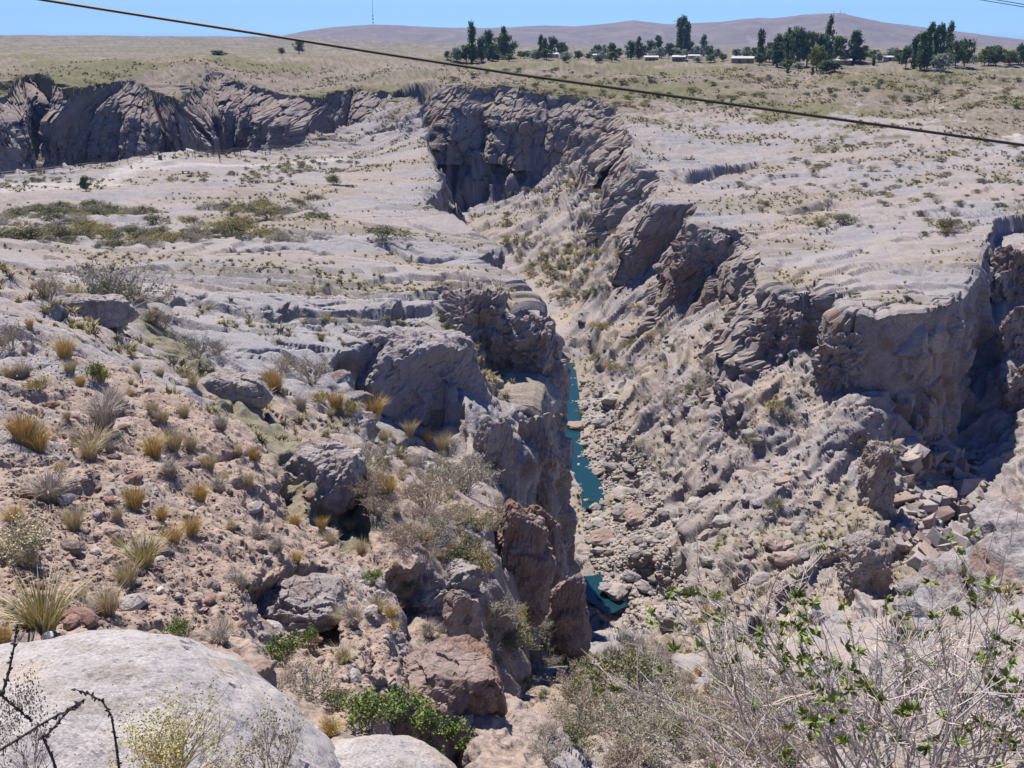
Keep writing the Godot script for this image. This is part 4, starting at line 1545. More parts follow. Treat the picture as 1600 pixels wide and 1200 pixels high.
	for p in spots(hill, 280, 0.15):
		var w: float = clampf(0.13 * pow(rng.randf(), -0.42), 0.13, 0.5)
		var kd := rng.randi() % 5
		var o := single("hillside_stone", cobs[kd], mat_stone, sized(w, 0.16, 0.26) + ["pinkish", "tan", "dark", "reddish brown", "pale"][kd] + " loose stone on the hillside near " + beside(p), "stone", p, "loose stones of the hillside")
		o.transform = turned(rng.randf() * TAU, Vector3(w, w, w), p + Vector3.UP * w * 0.1, rng.randf_range(-0.3, 0.3))
	small = []
	tints = PackedColorArray()
	for p in spots(hill, 9000, 0.0):
		var w := 0.035 * pow(rng.randf() + 0.03, -0.35)
		small.append(turned(rng.randf() * TAU, Vector3(w, w * 0.7, w), p + Vector3.UP * w * 0.1, rng.randf_range(-0.5, 0.5)))
		var t := rng.randf_range(0.5, 1.35)
		tints.append(Color(t, t * rng.randf_range(0.88, 1.0), t * rng.randf_range(0.8, 1.0)))
	stuff("hillside_gravel", "reddish gravel strewn over the hillside", stone_mesh(6, Vector3(1, 0.6, 0.8), 0, Color(0.39, 0.305, 0.26)), mat_stone, small, tints)
	for q in [[247, 925, 16, "white upright stone on the hillside above the pale dome rock"], [68, 1000, 22, "bright white stone lying beside the spiky grass clump"], [45, 775, 22, "dark red stone lying below the grey grass clump"]]:
		var p := seen(q[0], q[1])
		var w: float = q[2] / FOC * p.length()
		var cc := Color(0.25, 0.12, 0.10) if q[0] == 45 else Color(0.66, 0.63, 0.60)
		var o := single("marked_stone" if q[0] == 45 else "white_stone", stone_mesh(7, Vector3(0.9, 0.7, 0.7), 1, cc), mat_stone, q[3], "stone", p)
		o.transform = turned(1.0, Vector3(w, w, w), p + Vector3.UP * w * 0.15)

func make_grass() -> void:
	var gold := [Color(0.46, 0.33, 0.14), Color(0.52, 0.40, 0.19), Color(0.36, 0.25, 0.11)]
	var straw := [Color(0.50, 0.43, 0.28), Color(0.42, 0.36, 0.25), Color(0.34, 0.28, 0.18)]
	var ashy := [Color(0.36, 0.32, 0.29), Color(0.44, 0.39, 0.34), Color(0.28, 0.24, 0.21)]
	var green := [Color(0.22, 0.23, 0.07), Color(0.36, 0.32, 0.12), Color(0.42, 0.34, 0.15)]
	var kinds := {
		"gold": [grass_mesh(420, gold, 0.75, 0.6, 0.006), grass_mesh(420, gold, 0.6, 0.4, 0.006)],
		"straw": [grass_mesh(420, straw, 0.8, 0.7, 0.006), grass_mesh(380, straw, 0.65, 0.5, 0.006)],
		"ash": [grass_mesh(420, ashy, 0.8, 0.8, 0.006), grass_mesh(380, ashy, 0.7, 0.6, 0.006)],
		"spike": [grass_mesh(240, green + straw, 1.0, 0.2, 0.009)],
	}
	var says := {
		"gold": ["golden_grass_tuft", "golden bunch grass tuft", "golden grass tufts"],
		"straw": ["straw_grass_tuft", "pale straw coloured grass tuft", "straw coloured grass tufts"],
		"ash": ["grey_grass_tuft", "dead grey brown grass tuft", "dead grey grass tufts"],
		"spike": ["spiky_grass_clump", "stiff olive spiky grass clump", "spiky grass clumps"],
	}
	var list := [
		["gold", 32, 690, 62], ["gold", 58, 705, 50], ["straw", 150, 705, 58], ["straw", 142, 716, 40], ["ash", 82, 785, 68], ["ash", 160, 668, 62], ["gold", 214, 792, 46], ["gold", 250, 812, 30], ["spike", 222, 884, 62],
		["spike", 60, 985, 92], ["straw", 268, 702, 44], ["gold", 240, 715, 44], ["straw", 297, 702, 30], ["straw", 328, 735, 36], ["gold", 100, 560, 40], ["ash", 178, 640, 46], ["straw", 250, 660, 30], ["straw", 290, 650, 30], ["ash", 342, 672, 30],
		["gold", 392, 720, 26], ["straw", 370, 712, 28], ["gold", 460, 775, 28], ["gold", 606, 772, 40], ["ash", 575, 752, 34], ["gold", 430, 612, 40], ["gold", 418, 602, 34], ["gold", 552, 652, 44], ["gold", 520, 640, 38], ["gold", 580, 650, 30],
		["ash", 380, 925, 44], ["ash", 345, 1005, 40], ["gold", 516, 1150, 40], ["gold", 8, 1000, 36], ["straw", 592, 955, 34], ["straw", 530, 975, 36], ["straw", 845, 905, 40], ["gold", 1078, 1065, 24], ["gold", 1092, 1056, 20], ["straw", 1106, 1086, 26],
		["straw", 690, 705, 34], ["straw", 640, 680, 30], ["gold", 670, 690, 26], ["gold", 760, 575, 24], ["straw", 600, 690, 28], ["straw", 300, 605, 22], ["ash", 470, 640, 30], ["gold", 210, 620, 20], ["straw", 120, 470, 36], ["straw", 240, 505, 30],
		["straw", 20, 590, 30], ["ash", 40, 590, 34], ["straw", 360, 990, 30], ["straw", 890, 870, 26], ["straw", 800, 1000, 40], ["straw", 830, 1035, 40], ["straw", 870, 1030, 34], ["gold", 1100, 960, 22], ["straw", 1085, 980, 24],
		["straw", 640, 1090, 26], ["straw", 690, 1010, 24], ["ash", 700, 990, 22], ["straw", 905, 650, 14], ["straw", 850, 745, 20],
	]
	for q in list:
		var p := seen(q[1], q[2])
		var w: float = q[3] / FOC * p.length()
		var v: Array = kinds[q[0]]
		var t: Array = says[q[0]]
		var o := single(t[0], v[rng.randi() % v.size()], mat_plant, sized(w, 0.45, 0.8) + t[1] + " near " + beside(p), "grass", p, t[2])
		o.transform = turned(rng.randf() * TAU, Vector3(w, w * rng.randf_range(0.85, 1.1), w) * 1.1, p - Vector3.UP * 0.03)
	for q in spots([0, 480, 120, 520, 260, 560, 420, 720, 560, 830, 720, 960, 740, 1040, 560, 1050, 250, 975, 0, 990], 60, 0.5) + spots([480, 600, 760, 700, 800, 800, 720, 900, 560, 760], 40, 0.5) + spots([860, 1060, 1100, 1010, 1250, 1060, 1250, 1200, 900, 1200], 40, 0.5):
		var w := rng.randf_range(0.25, 0.6)
		var kn: String = ["gold", "straw", "straw", "ash"][rng.randi() % 4]
		var t: Array = says[kn]
		var v: Array = kinds[kn]
		var o := single(t[0], v[rng.randi() % v.size()], mat_plant, sized(w, 0.4, 0.8) + t[1] + " near " + beside(q), "grass", q, t[2])
		o.transform = turned(rng.randf() * TAU, Vector3(w, w, w), q - Vector3.UP * 0.03)
	# small tussocks: many over the plateau, the mesa and the slopes
	var tuss := [grass_mesh(26, [Color(0.40, 0.33, 0.18), Color(0.30, 0.25, 0.13), Color(0.22, 0.20, 0.10)], 0.9, 0.5, 0.045), grass_mesh(26, [Color(0.22, 0.20, 0.12), Color(0.28, 0.24, 0.15), Color(0.17, 0.165, 0.09)], 1.0, 0.3, 0.05)]
	var all := []
	var tries := 0
	while all.size() < 17000 and tries < 160000:
		tries += 1
		var az := deg_to_rad(rng.randf_range(-33.0, 33.0))
		var r := sqrt(lerpf(30.0 * 30.0, 420.0 * 420.0, pow(rng.randf(), 1.35)))
		var x := r * sin(az)
		var z := -r * cos(az)
		var m := noise_soft.get_noise_2d(x * 0.03 + 12.0, z * 0.045) + noise_one.get_noise_2d(x * 0.16, z * 0.16) * 0.45
		if m < rng.randf_range(0.0, 0.45):
			continue
		if az < -0.1 and r > 185.0 and r < 300.0 and m < 0.25:
			continue
		if slope_at(x, z) > 1.1:
			continue
		var w := rng.randf_range(0.3, 0.75) * (1.0 + sstep(150.0, 300.0, r) * 0.6)
		all.append([r / w, turned(rng.randf() * TAU, Vector3(w, w * rng.randf_range(0.6, 0.9), w), Vector3(x, ground(x, z) - 0.03, z))])
	all.sort_custom(func(a, b): return a[0] < b[0])
	for i in mini(280, all.size()):
		var o := single("tussock", tuss[i % 2], mat_plant, ["straw coloured", "dark olive"][i % 2] + " dry tussock on open rock near " + beside(all[i][1].origin), "grass", Vector3.ZERO, "small tussocks of the open rock")
		o.transform = all[i][1]
	for v in 2:
		var places := []
		for i in range(280 + v, all.size(), 2):
			places.append(all[i][1])
		stuff("ground_cover" if v == 0 else "dark_ground_cover", "sparse dry tussocks dotting the plateau and slopes", tuss[v], mat_plant, places)

func add_shrub(kind: Array, called: String, label: String, group: String, p: Vector3, sc: Vector3) -> void:
	var o := thing(called, label, "shrub", p - Vector3.UP * 0.04, rng.randf() * TAU, group)
	o.scale = sc
	part(o, "stems", kind[0], mat_twig)
	if kind[1] != null:
		part(o, "foliage", kind[1], mat_plant)

func make_shrubs() -> void:
	var grey_twig := Color(0.20, 0.17, 0.155)
	var pale_twig := Color(0.36, 0.32, 0.29)
	var kinds := {
		"olive": shrub_mesh(12, 3, 4, 0.05, grey_twig, [Color(0.16, 0.165, 0.08), Color(0.21, 0.20, 0.10), Color(0.12, 0.13, 0.06)], 0.7),
		"grey": shrub_mesh(14, 3, 3, 0.035, pale_twig, [Color(0.24, 0.235, 0.17), Color(0.30, 0.28, 0.21), Color(0.19, 0.19, 0.13)], 0.75),
		"dry": shrub_mesh(16, 3, 2, 0.03, Color(0.30, 0.25, 0.22), [Color(0.36, 0.30, 0.21), Color(0.27, 0.22, 0.16)], 0.75, 0.010),
		"leafy": shrub_mesh(12, 3, 4, 0.055, grey_twig, [Color(0.14, 0.19, 0.055), Color(0.19, 0.24, 0.075), Color(0.10, 0.14, 0.04)], 0.8),
		"yellow": shrub_mesh(14, 3, 4, 0.04, Color(0.25, 0.20, 0.12), [Color(0.33, 0.28, 0.08), Color(0.26, 0.23, 0.07), Color(0.38, 0.31, 0.12)], 0.7),
		"pale": shrub_mesh(18, 3, 5, 0.045, pale_twig, [Color(0.44, 0.40, 0.25), Color(0.38, 0.35, 0.22), Color(0.48, 0.43, 0.28)], 0.8),
	}
	var says := {
		"olive": ["olive_shrub", "low olive green shrub", "olive shrubs"],
		"grey": ["grey_green_shrub", "grey green twiggy shrub", "grey green shrubs"],
		"dry": ["dry_shrub", "dry brown leafless shrub", "dry brown shrubs"],
		"leafy": ["leafy_shrub", "fresh green leafy shrub", "fresh green shrubs"],
		"yellow": ["yellow_shrub", "yellowish shrub", "yellowish shrubs"],
		"pale": ["cushion_shrub", "pale straw coloured cushion shrub", "cushion shrubs"],
	}
	var list := [
		["grey", 185, 492, 110, 1.0], ["olive", 175, 480, 70, 0.9], ["dry", 72, 470, 46, 1.2], ["grey", 20, 545, 46, 1.2], ["leafy", 150, 600, 36, 1.2], ["yellow", 55, 612, 34, 0.9], ["dry", 252, 515, 56, 0.8], ["grey", 310, 560, 44, 1.3],
		["dry", 340, 555, 40, 0.9], ["dry", 490, 598, 66, 0.9], ["dry", 445, 580, 50, 0.8], ["yellow", 530, 650, 44, 0.9], ["yellow", 500, 630, 36, 0.8], ["dry", 575, 780, 60, 0.9], ["pale", 30, 872, 80, 0.95], ["grey", 725, 768, 90, 0.8], ["grey", 690, 755, 60, 0.8],
		["dry", 665, 800, 84, 0.9], ["dry", 630, 850, 72, 0.8], ["grey", 680, 830, 60, 0.8], ["yellow", 742, 900, 66, 0.9], ["olive", 720, 880, 50, 0.8], ["dry", 780, 800, 44, 0.8], ["leafy", 580, 910, 36, 0.8], ["leafy", 660, 920, 26, 0.9],
		["leafy", 560, 1140, 90, 0.9], ["leafy", 610, 1135, 90, 0.9], ["leafy", 650, 1150, 80, 0.9], ["leafy", 690, 1165, 70, 0.9], ["olive", 530, 1110, 60, 0.9], ["grey", 480, 1095, 80, 0.9], ["dry", 450, 1075, 60, 0.8], ["leafy", 440, 1040, 60, 1.1], ["leafy", 280, 1000, 44, 1.0], ["dry", 350, 990, 46, 0.9], ["leafy", 485, 1010, 36, 1.1],
		["olive", 985, 1090, 110, 0.8], ["grey", 960, 1120, 100, 0.8], ["olive", 1010, 1060, 70, 0.8], ["olive", 930, 1080, 70, 0.8], ["grey", 1020, 1130, 90, 0.8], ["dry", 1150, 1150, 110, 0.9], ["grey", 1110, 1160, 100, 0.9], ["dry", 1190, 1190, 110, 0.9], ["grey", 1000, 1185, 110, 0.8], ["dry", 1080, 1130, 60, 0.8], ["grey", 920, 1150, 60, 0.8],
		["olive", 880, 1165, 60, 0.8], ["grey", 850, 1185, 60, 0.8], ["dry", 845, 1150, 50, 0.8], ["dry", 1120, 1040, 40, 0.8], ["dry", 1180, 1060, 44, 0.7], ["olive", 800, 1000, 60, 0.9], ["olive", 850, 1000, 50, 0.9], ["yellow", 790, 970, 40, 0.9], ["grey", 880, 950, 30, 0.9], ["olive", 780, 1040, 40, 0.9], ["dry", 960, 1030, 40, 0.8],
		["olive", 1215, 795, 30, 0.8], ["grey", 1385, 720, 46, 1.0], ["olive", 1275, 480, 30, 0.9], ["olive", 1345, 690, 18, 1.0], ["grey", 1230, 650, 30, 0.7], ["yellow", 1210, 640, 30, 0.7], ["olive", 1320, 350, 36, 0.6], ["olive", 1480, 360, 44, 0.6], ["olive", 1180, 690, 24, 0.8], ["grey", 1150, 880, 26, 0.8], ["grey", 1000, 700, 30, 0.7], ["olive", 960, 620, 14, 1.0],
		["grey", 685, 660, 28, 1.2], ["olive", 600, 375, 70, 0.45], ["yellow", 512, 503, 24, 0.8], ["yellow", 740, 550, 26, 0.9], ["yellow", 695, 500, 30, 1.0], ["olive", 700, 520, 26, 1.0], ["leafy", 920, 790, 14, 1.0], ["grey", 1340, 840, 26, 1.0], ["dry", 1310, 870, 26, 0.8], ["grey", 1190, 930, 30, 0.8],
	]
	var hues := {"olive": "olive", "yellow": "yellowish", "grey": "grey green", "leafy": "fresh green", "dry": "dry brown"}
	for q in list:
		var p := seen(q[1], q[2])
		var w: float = q[3] / FOC * p.length()
		var t: Array = says[q[0]]
		add_shrub(kinds[q[0]], t[0], sized(w, 0.9, 2.0) + t[1] + " near " + beside(p), t[2], p, Vector3(w, w * q[4], w))
	# the belt of bushes across the left plateau
	var n := 0
	while n < 210:
		var az := deg_to_rad(rng.randf_range(-30.0, -10.5))
		var r := rng.randf_range(128.0, 178.0)
		var x := r * sin(az)
		var z := -r * cos(az)
		if noise_soft.get_noise_2d(x * 0.05, z * 0.07 + 4.0) + 0.25 - (rad_to_deg(az) + 24.0) * 0.022 < rng.randf_range(-0.1, 0.35):
			continue
		n += 1
		var w := rng.randf_range(1.3, 4.0)
		var k: String = ["olive", "olive", "yellow", "grey"][rng.randi() % 4]
		add_shrub(kinds[k], "plateau_shrub", sized(w, 1.8, 2.8) + hues[k] + " low shrub in the plateau belt near " + beside(Vector3(x, -25, z)), "shrubs of the plateau belt", Vector3(x, ground(x, z), z), Vector3(w, w * 0.55, w))
	# shrubs of the lookout rock, in two thin rows
	n = 0
	for q in spots([230, 278, 300, 270, 420, 262, 500, 258, 530, 268, 480, 282, 380, 284, 250, 288], 46, 1.0) + spots([440, 250, 560, 254, 560, 262, 440, 262], 16, 1.0) + spots([0, 285, 150, 275, 150, 284, 0, 292], 14, 1.0):
		var w := rng.randf_range(0.9, 2.2)
		var k := "yellow" if rng.randf() < 0.5 else "olive"
		add_shrub(kinds[k], "lookout_shrub", sized(w, 1.2, 1.8) + hues[k] + " shrub on the bare lookout rock near " + beside(q), "shrubs of the lookout rock", q, Vector3(w, w * 0.6, w))
	# olive scrub of the gorge slope and of the mesa
	for q in spots([720, 230, 900, 270, 1000, 330, 1000, 420, 900, 470, 820, 430, 760, 330], 120, 1.5) + spots([780, 360, 860, 400, 950, 340, 1010, 400, 960, 470, 880, 480, 820, 430], 70, 1.5) + spots([900, 480, 1100, 470, 1150, 600, 1000, 640, 930, 560], 34, 2.0):
		var w := rng.randf_range(1.2, 3.4)
		var k: String = ["olive", "grey", "grey", "yellow"][rng.randi() % 4]
		add_shrub(kinds[k], "slope_shrub", sized(w, 1.8, 2.8) + hues[k] + " shrub on the gorge slope near " + beside(q), "shrubs of the gorge slope", q, Vector3(w, w * 0.6, w))
	for q in spots([1130, 300, 1250, 230, 1400, 220, 1600, 230, 1600, 340, 1500, 370, 1300, 360, 1180, 330], 120, 2.0):
		var w := rng.randf_range(0.9, 2.6)
		var k: String = ["olive", "grey", "yellow"][rng.randi() % 3]
		add_shrub(kinds[k], "mesa_shrub", sized(w, 1.4, 2.1) + hues[k] + " low shrub on the right mesa near " + beside(q), "shrubs of the right mesa", q, Vector3(w, w * 0.5, w))
	for q in spots([680, 120, 800, 105, 1000, 115, 1250, 120, 1600, 120, 1600, 170, 1300, 160, 1000, 170, 800, 160, 700, 150], 130, 3.0):
		var w := rng.randf_range(1.5, 4.0)
		var k: String = ["olive", "yellow", "leafy"][rng.randi() % 3]
		add_shrub(kinds[k], "terrace_shrub", sized(w, 2.2, 3.3) + hues[k] + " low terrace shrub near " + beside(q), "shrubs of the upper terrace", q, Vector3(w, w * 0.5, w))
	# brush of the hollow below the viewer and of the slope beside the pillars
	for q in spots([870, 1090, 950, 1010, 1100, 1020, 1260, 1060, 1280, 1200, 900, 1200], 48, 0.8):
		var w := rng.randf_range(0.7, 1.8)
		var k: String = ["olive", "grey", "dry", "grey", "dry"][rng.randi() % 5]
		add_shrub(kinds[k], "hollow_shrub", sized(w, 1.0, 1.5) + hues[k] + " shrub beside others near " + beside(q), "shrubs of the brushy hollow", q, Vector3(w, w * 0.8, w))
	for q in spots([540, 640, 640, 690, 760, 730, 780, 800, 760, 900, 690, 880, 600, 860, 560, 780], 46, 0.6) + spots([760, 960, 900, 1000, 930, 1060, 840, 1120, 770, 1050], 26, 0.6):
		var w := rng.randf_range(0.5, 1.3)
		var k: String = ["olive", "grey", "dry", "dry"][rng.randi() % 4]
		add_shrub(kinds[k], "brush_shrub", sized(w, 0.75, 1.1) + hues[k] + " shrub on the brushy slope near " + beside(q), "shrubs of the brushy slope", q, Vector3(w, w * 0.8, w))

# ---------------------------------------------------------------- trees and farms on the upper terrace
# a tree one metre high: trunk with limbs, and leaves in clumps along the limbs
func tree_mesh(kind: String, cols: Array) -> Array:
	var wood := Shape.new()
	var leaves := Shape.new()
	var bark := Color(0.13, 0.105, 0.085)
	var tall := kind == "poplar"
	var n := 46 if tall else 40
	wood.tube([Vector3.ZERO, Vector3(0.01, 0.25, 0.0), Vector3(-0.005, 0.6 if tall else 0.42, 0.01)] + ([Vector3(0.0, 0.95, 0.0)] if tall else []), 0.028 if tall else 0.035, 0.006 if tall else 0.018, 6, bark)
	for i in n:
		var a := rng.randf() * TAU
		var y := rng.randf()
		var c: Vector3
		var from: Vector3
		if tall:
			var prof := 0.115 * sqrt(sin(PI * clampf(0.10 + y * 0.88, 0.0, 1.0))) * rng.randf_range(0.3, 1.15)
			c = Vector3(cos(a) * prof, 0.08 + y * 0.90, sin(a) * prof)
			from = Vector3(0, maxf(c.y - 0.2, 0.05), 0)
		else:
			var rr := 0.44 * pow(rng.randf(), 0.4) * rng.randf_range(0.8, 1.15)
			var el := rng.randf_range(-0.5, 1.0)
			c = Vector3(cos(a) * rr * cos(el * 1.2), 0.50 + 0.42 * sin(el * 1.35) * rng.randf_range(0.7, 1.1), sin(a) * rr * cos(el * 1.2))
			from = Vector3(0, clampf(c.y - 0.3, 0.15, 0.42), 0)
		wood.tube([from, from.lerp(c, 0.5) + Vector3(0, 0.02, 0), c], 0.010, 0.003, 3, bark)
		var rad := rng.randf_range(0.035, 0.06) if tall else rng.randf_range(0.07, 0.13)
		var tone := rng.randf_range(0.8, 1.2)
		for k in 44:
			var d := Vector3(rng.randfn(), rng.randfn() * (1.5 if tall else 0.8), rng.randfn()) * rad * 0.6
			var p := c + d
			if p.y < 0.03:
				continue
			var s := rng.randf_range(0.016, 0.032) * (1.0 if tall else 1.6)
			var u := Vector3(rng.randf_range(-1, 1), rng.randf_range(-1, 1), rng.randf_range(-1, 1)).normalized() * s
			var w := u.cross(Vector3(rng.randf_range(-1, 1), rng.randf_range(-1, 1), rng.randf_range(-1, 1))).normalized() * s * 0.8
			var col := vary(cols[rng.randi() % cols.size()], 0.2)
			col = Color(col.r * tone, col.g * tone, col.b * tone)
			leaves.quad(p - u, p + w, p + u, p - w, col)
	return [wood.mesh(), leaves.mesh()]

func make_trees() -> void:
	var mat_leaf := painted(0.85, 0.7)
	var dark := [Color(0.095, 0.145, 0.07), Color(0.12, 0.175, 0.08), Color(0.075, 0.12, 0.06)]
	var green := [Color(0.12, 0.165, 0.06), Color(0.15, 0.19, 0.075), Color(0.09, 0.13, 0.05)]
	var silver := [Color(0.29, 0.33, 0.27), Color(0.36, 0.39, 0.33), Color(0.20, 0.25, 0.18)]
	var lime := [Color(0.17, 0.20, 0.045), Color(0.22, 0.24, 0.07), Color(0.13, 0.16, 0.035)]
	var kinds := {
		"poplar": [tree_mesh("poplar", dark), tree_mesh("poplar", dark), tree_mesh("poplar", dark)],
		"dark": [tree_mesh("round", dark), tree_mesh("round", dark)],
		"green": [tree_mesh("round", green), tree_mesh("round", green)],
		"silver": [tree_mesh("round", silver), tree_mesh("round", silver)],
		"lime": [tree_mesh("round", lime)],
	}
	var says := {
		"poplar": ["poplar_tree", "narrow dark green poplar", "poplars of the farms"],
		"dark": ["dark_tree", "dense dark green rounded tree", "dark rounded trees of the farms"],
		"green": ["green_tree", "mid green bushy tree", "green bushy trees of the farms"],
		"silver": ["silver_tree", "silvery grey green tree", "silvery trees of the farms"],
		"lime": ["yellow_green_tree", "bright yellow green rounded tree", "yellow green trees of the farms"],
	}
	var list := [
		["silver", 714, 97, 22, 26], ["poplar", 738, 99, 57, 12], ["silver", 744, 96, 24, 12], ["poplar", 763, 95, 42, 14], ["dark", 752, 98, 36, 20], ["green", 787, 92, 36, 36], ["poplar", 787, 92, 44, 10], ["silver", 789, 90, 18, 24], ["dark", 728, 99, 26, 22], ["dark", 770, 96, 24, 24],
		["silver", 835, 90, 12, 14], ["poplar", 844, 91, 31, 8], ["poplar", 851, 91, 28, 7], ["dark", 864, 90, 29, 18], ["green", 878, 89, 22, 22], ["green", 904, 93, 13, 16], ["silver", 890, 91, 9, 12], ["dark", 933, 89, 17, 16], ["silver", 944, 88, 17, 14], ["dark", 957, 94, 24, 16], ["green", 968, 90, 14, 14], ["dark", 985, 93, 26, 20], ["poplar", 997, 93, 30, 9],
		["green", 1003, 92, 20, 14], ["dark", 1014, 90, 24, 16], ["poplar", 1028, 90, 30, 12], ["silver", 1032, 91, 16, 14], ["dark", 1046, 92, 22, 16], ["poplar", 1061, 90, 52, 11], ["poplar", 1067, 90, 54, 13], ["poplar", 1072, 90, 48, 10], ["silver", 1058, 92, 16, 18], ["silver", 1068, 91, 13, 14], ["green", 1078, 89, 22, 16], ["silver", 1090, 89, 16, 18], ["poplar", 1099, 88, 28, 10], ["green", 1108, 91, 18, 16], ["silver", 1119, 91, 14, 16],
		["poplar", 1150, 80, 17, 4], ["silver", 1149, 89, 12, 16], ["silver", 1167, 89, 15, 16], ["green", 1178, 91, 15, 14], ["poplar", 1188, 98, 45, 10], ["dark", 1187, 101, 16, 16], ["silver", 1201, 97, 18, 12], ["poplar", 1213, 105, 42, 15], ["green", 1202, 92, 24, 20], ["silver", 1220, 100, 22, 14], ["dark", 1228, 103, 44, 26], ["poplar", 1231, 98, 46, 8], ["dark", 1244, 104, 52, 30], ["green", 1262, 104, 50, 34],
		["poplar", 1291, 102, 62, 11], ["dark", 1284, 104, 44, 22], ["lime", 1277, 111, 34, 28], ["dark", 1290, 114, 18, 26], ["dark", 1304, 113, 16, 26], ["green", 1304, 96, 36, 30], ["green", 1228, 108, 14, 24], ["silver", 1246, 110, 12, 20], ["dark", 1232, 117, 11, 8], ["dark", 1269, 120, 14, 7], ["silver", 1320, 95, 16, 18],
		["poplar", 1333, 97, 40, 16], ["dark", 1337, 98, 36, 16], ["dark", 1343, 99, 20, 12], ["green", 1352, 94, 21, 14], ["green", 1366, 96, 16, 16], ["silver", 1374, 97, 14, 18], ["silver", 1394, 91, 15, 22], ["poplar", 1366, 87, 14, 5],
		["dark", 1416, 107, 30, 18], ["poplar", 1428, 108, 44, 12], ["poplar", 1438, 109, 48, 13], ["dark", 1443, 110, 32, 22], ["poplar", 1448, 107, 58, 11], ["poplar", 1457, 105, 52, 11], ["poplar", 1467, 103, 52, 11], ["poplar", 1478, 101, 52, 11], ["silver", 1467, 110, 23, 28], ["silver", 1482, 106, 20, 16], ["green", 1492, 104, 34, 24], ["green", 1505, 104, 36, 24],
		["silver", 1519, 100, 13, 16], ["lime", 1538, 103, 22, 22], ["green", 1556, 104, 27, 28], ["green", 1546, 102, 26, 22], ["lime", 1577, 103, 20, 22], ["dark", 1593, 103, 28, 18], ["dark", 1610, 103, 26, 18],
		["dark", 441, 86, 10, 11], ["green", 466, 84, 19, 20], ["green", 340, 81, 11, 26],
	]
	for i in 70:       # the lower growth between the farms
		var x := rng.randf_range(700, 1130) if i < 34 else rng.randf_range(1165, 1610)
		list.append([["green", "silver", "dark", "green", "lime"][rng.randi() % 5], x, rng.randf_range(88, 97) + (x - 700.0) * 0.006, rng.randf_range(8, 17), rng.randf_range(10, 22)])
	for q in list:
		var p := seen(q[1], q[2])
		if p.length() > 900.0 or p.length() < 300.0:
			var d := ray(q[1], q[2])
			var r := 520.0 if q[1] > 600 else 640.0
			p = d * (r / Vector2(d.x, d.z).length())
			p.y = ground(p.x, p.z)
		var f := p.length() / FOC
		var v: Array = kinds[q[0]]
		var t: Array = says[q[0]]
		var m: Array = v[rng.randi() % v.size()]
		var o := thing(t[0], sized(q[3], 18, 40) + t[1] + " near " + beside(p), "tree", p - Vector3.UP * 0.1, rng.randf() * TAU, t[2])
		var natural := 0.24 if q[0] == "poplar" else 0.95
		var w: float = q[4] * f / natural
		o.scale = Vector3(w, q[3] * f * 1.02, w)
		part(o, "trunk", m[0], mat_twig)
		part(o, "crown", m[1], mat_leaf)

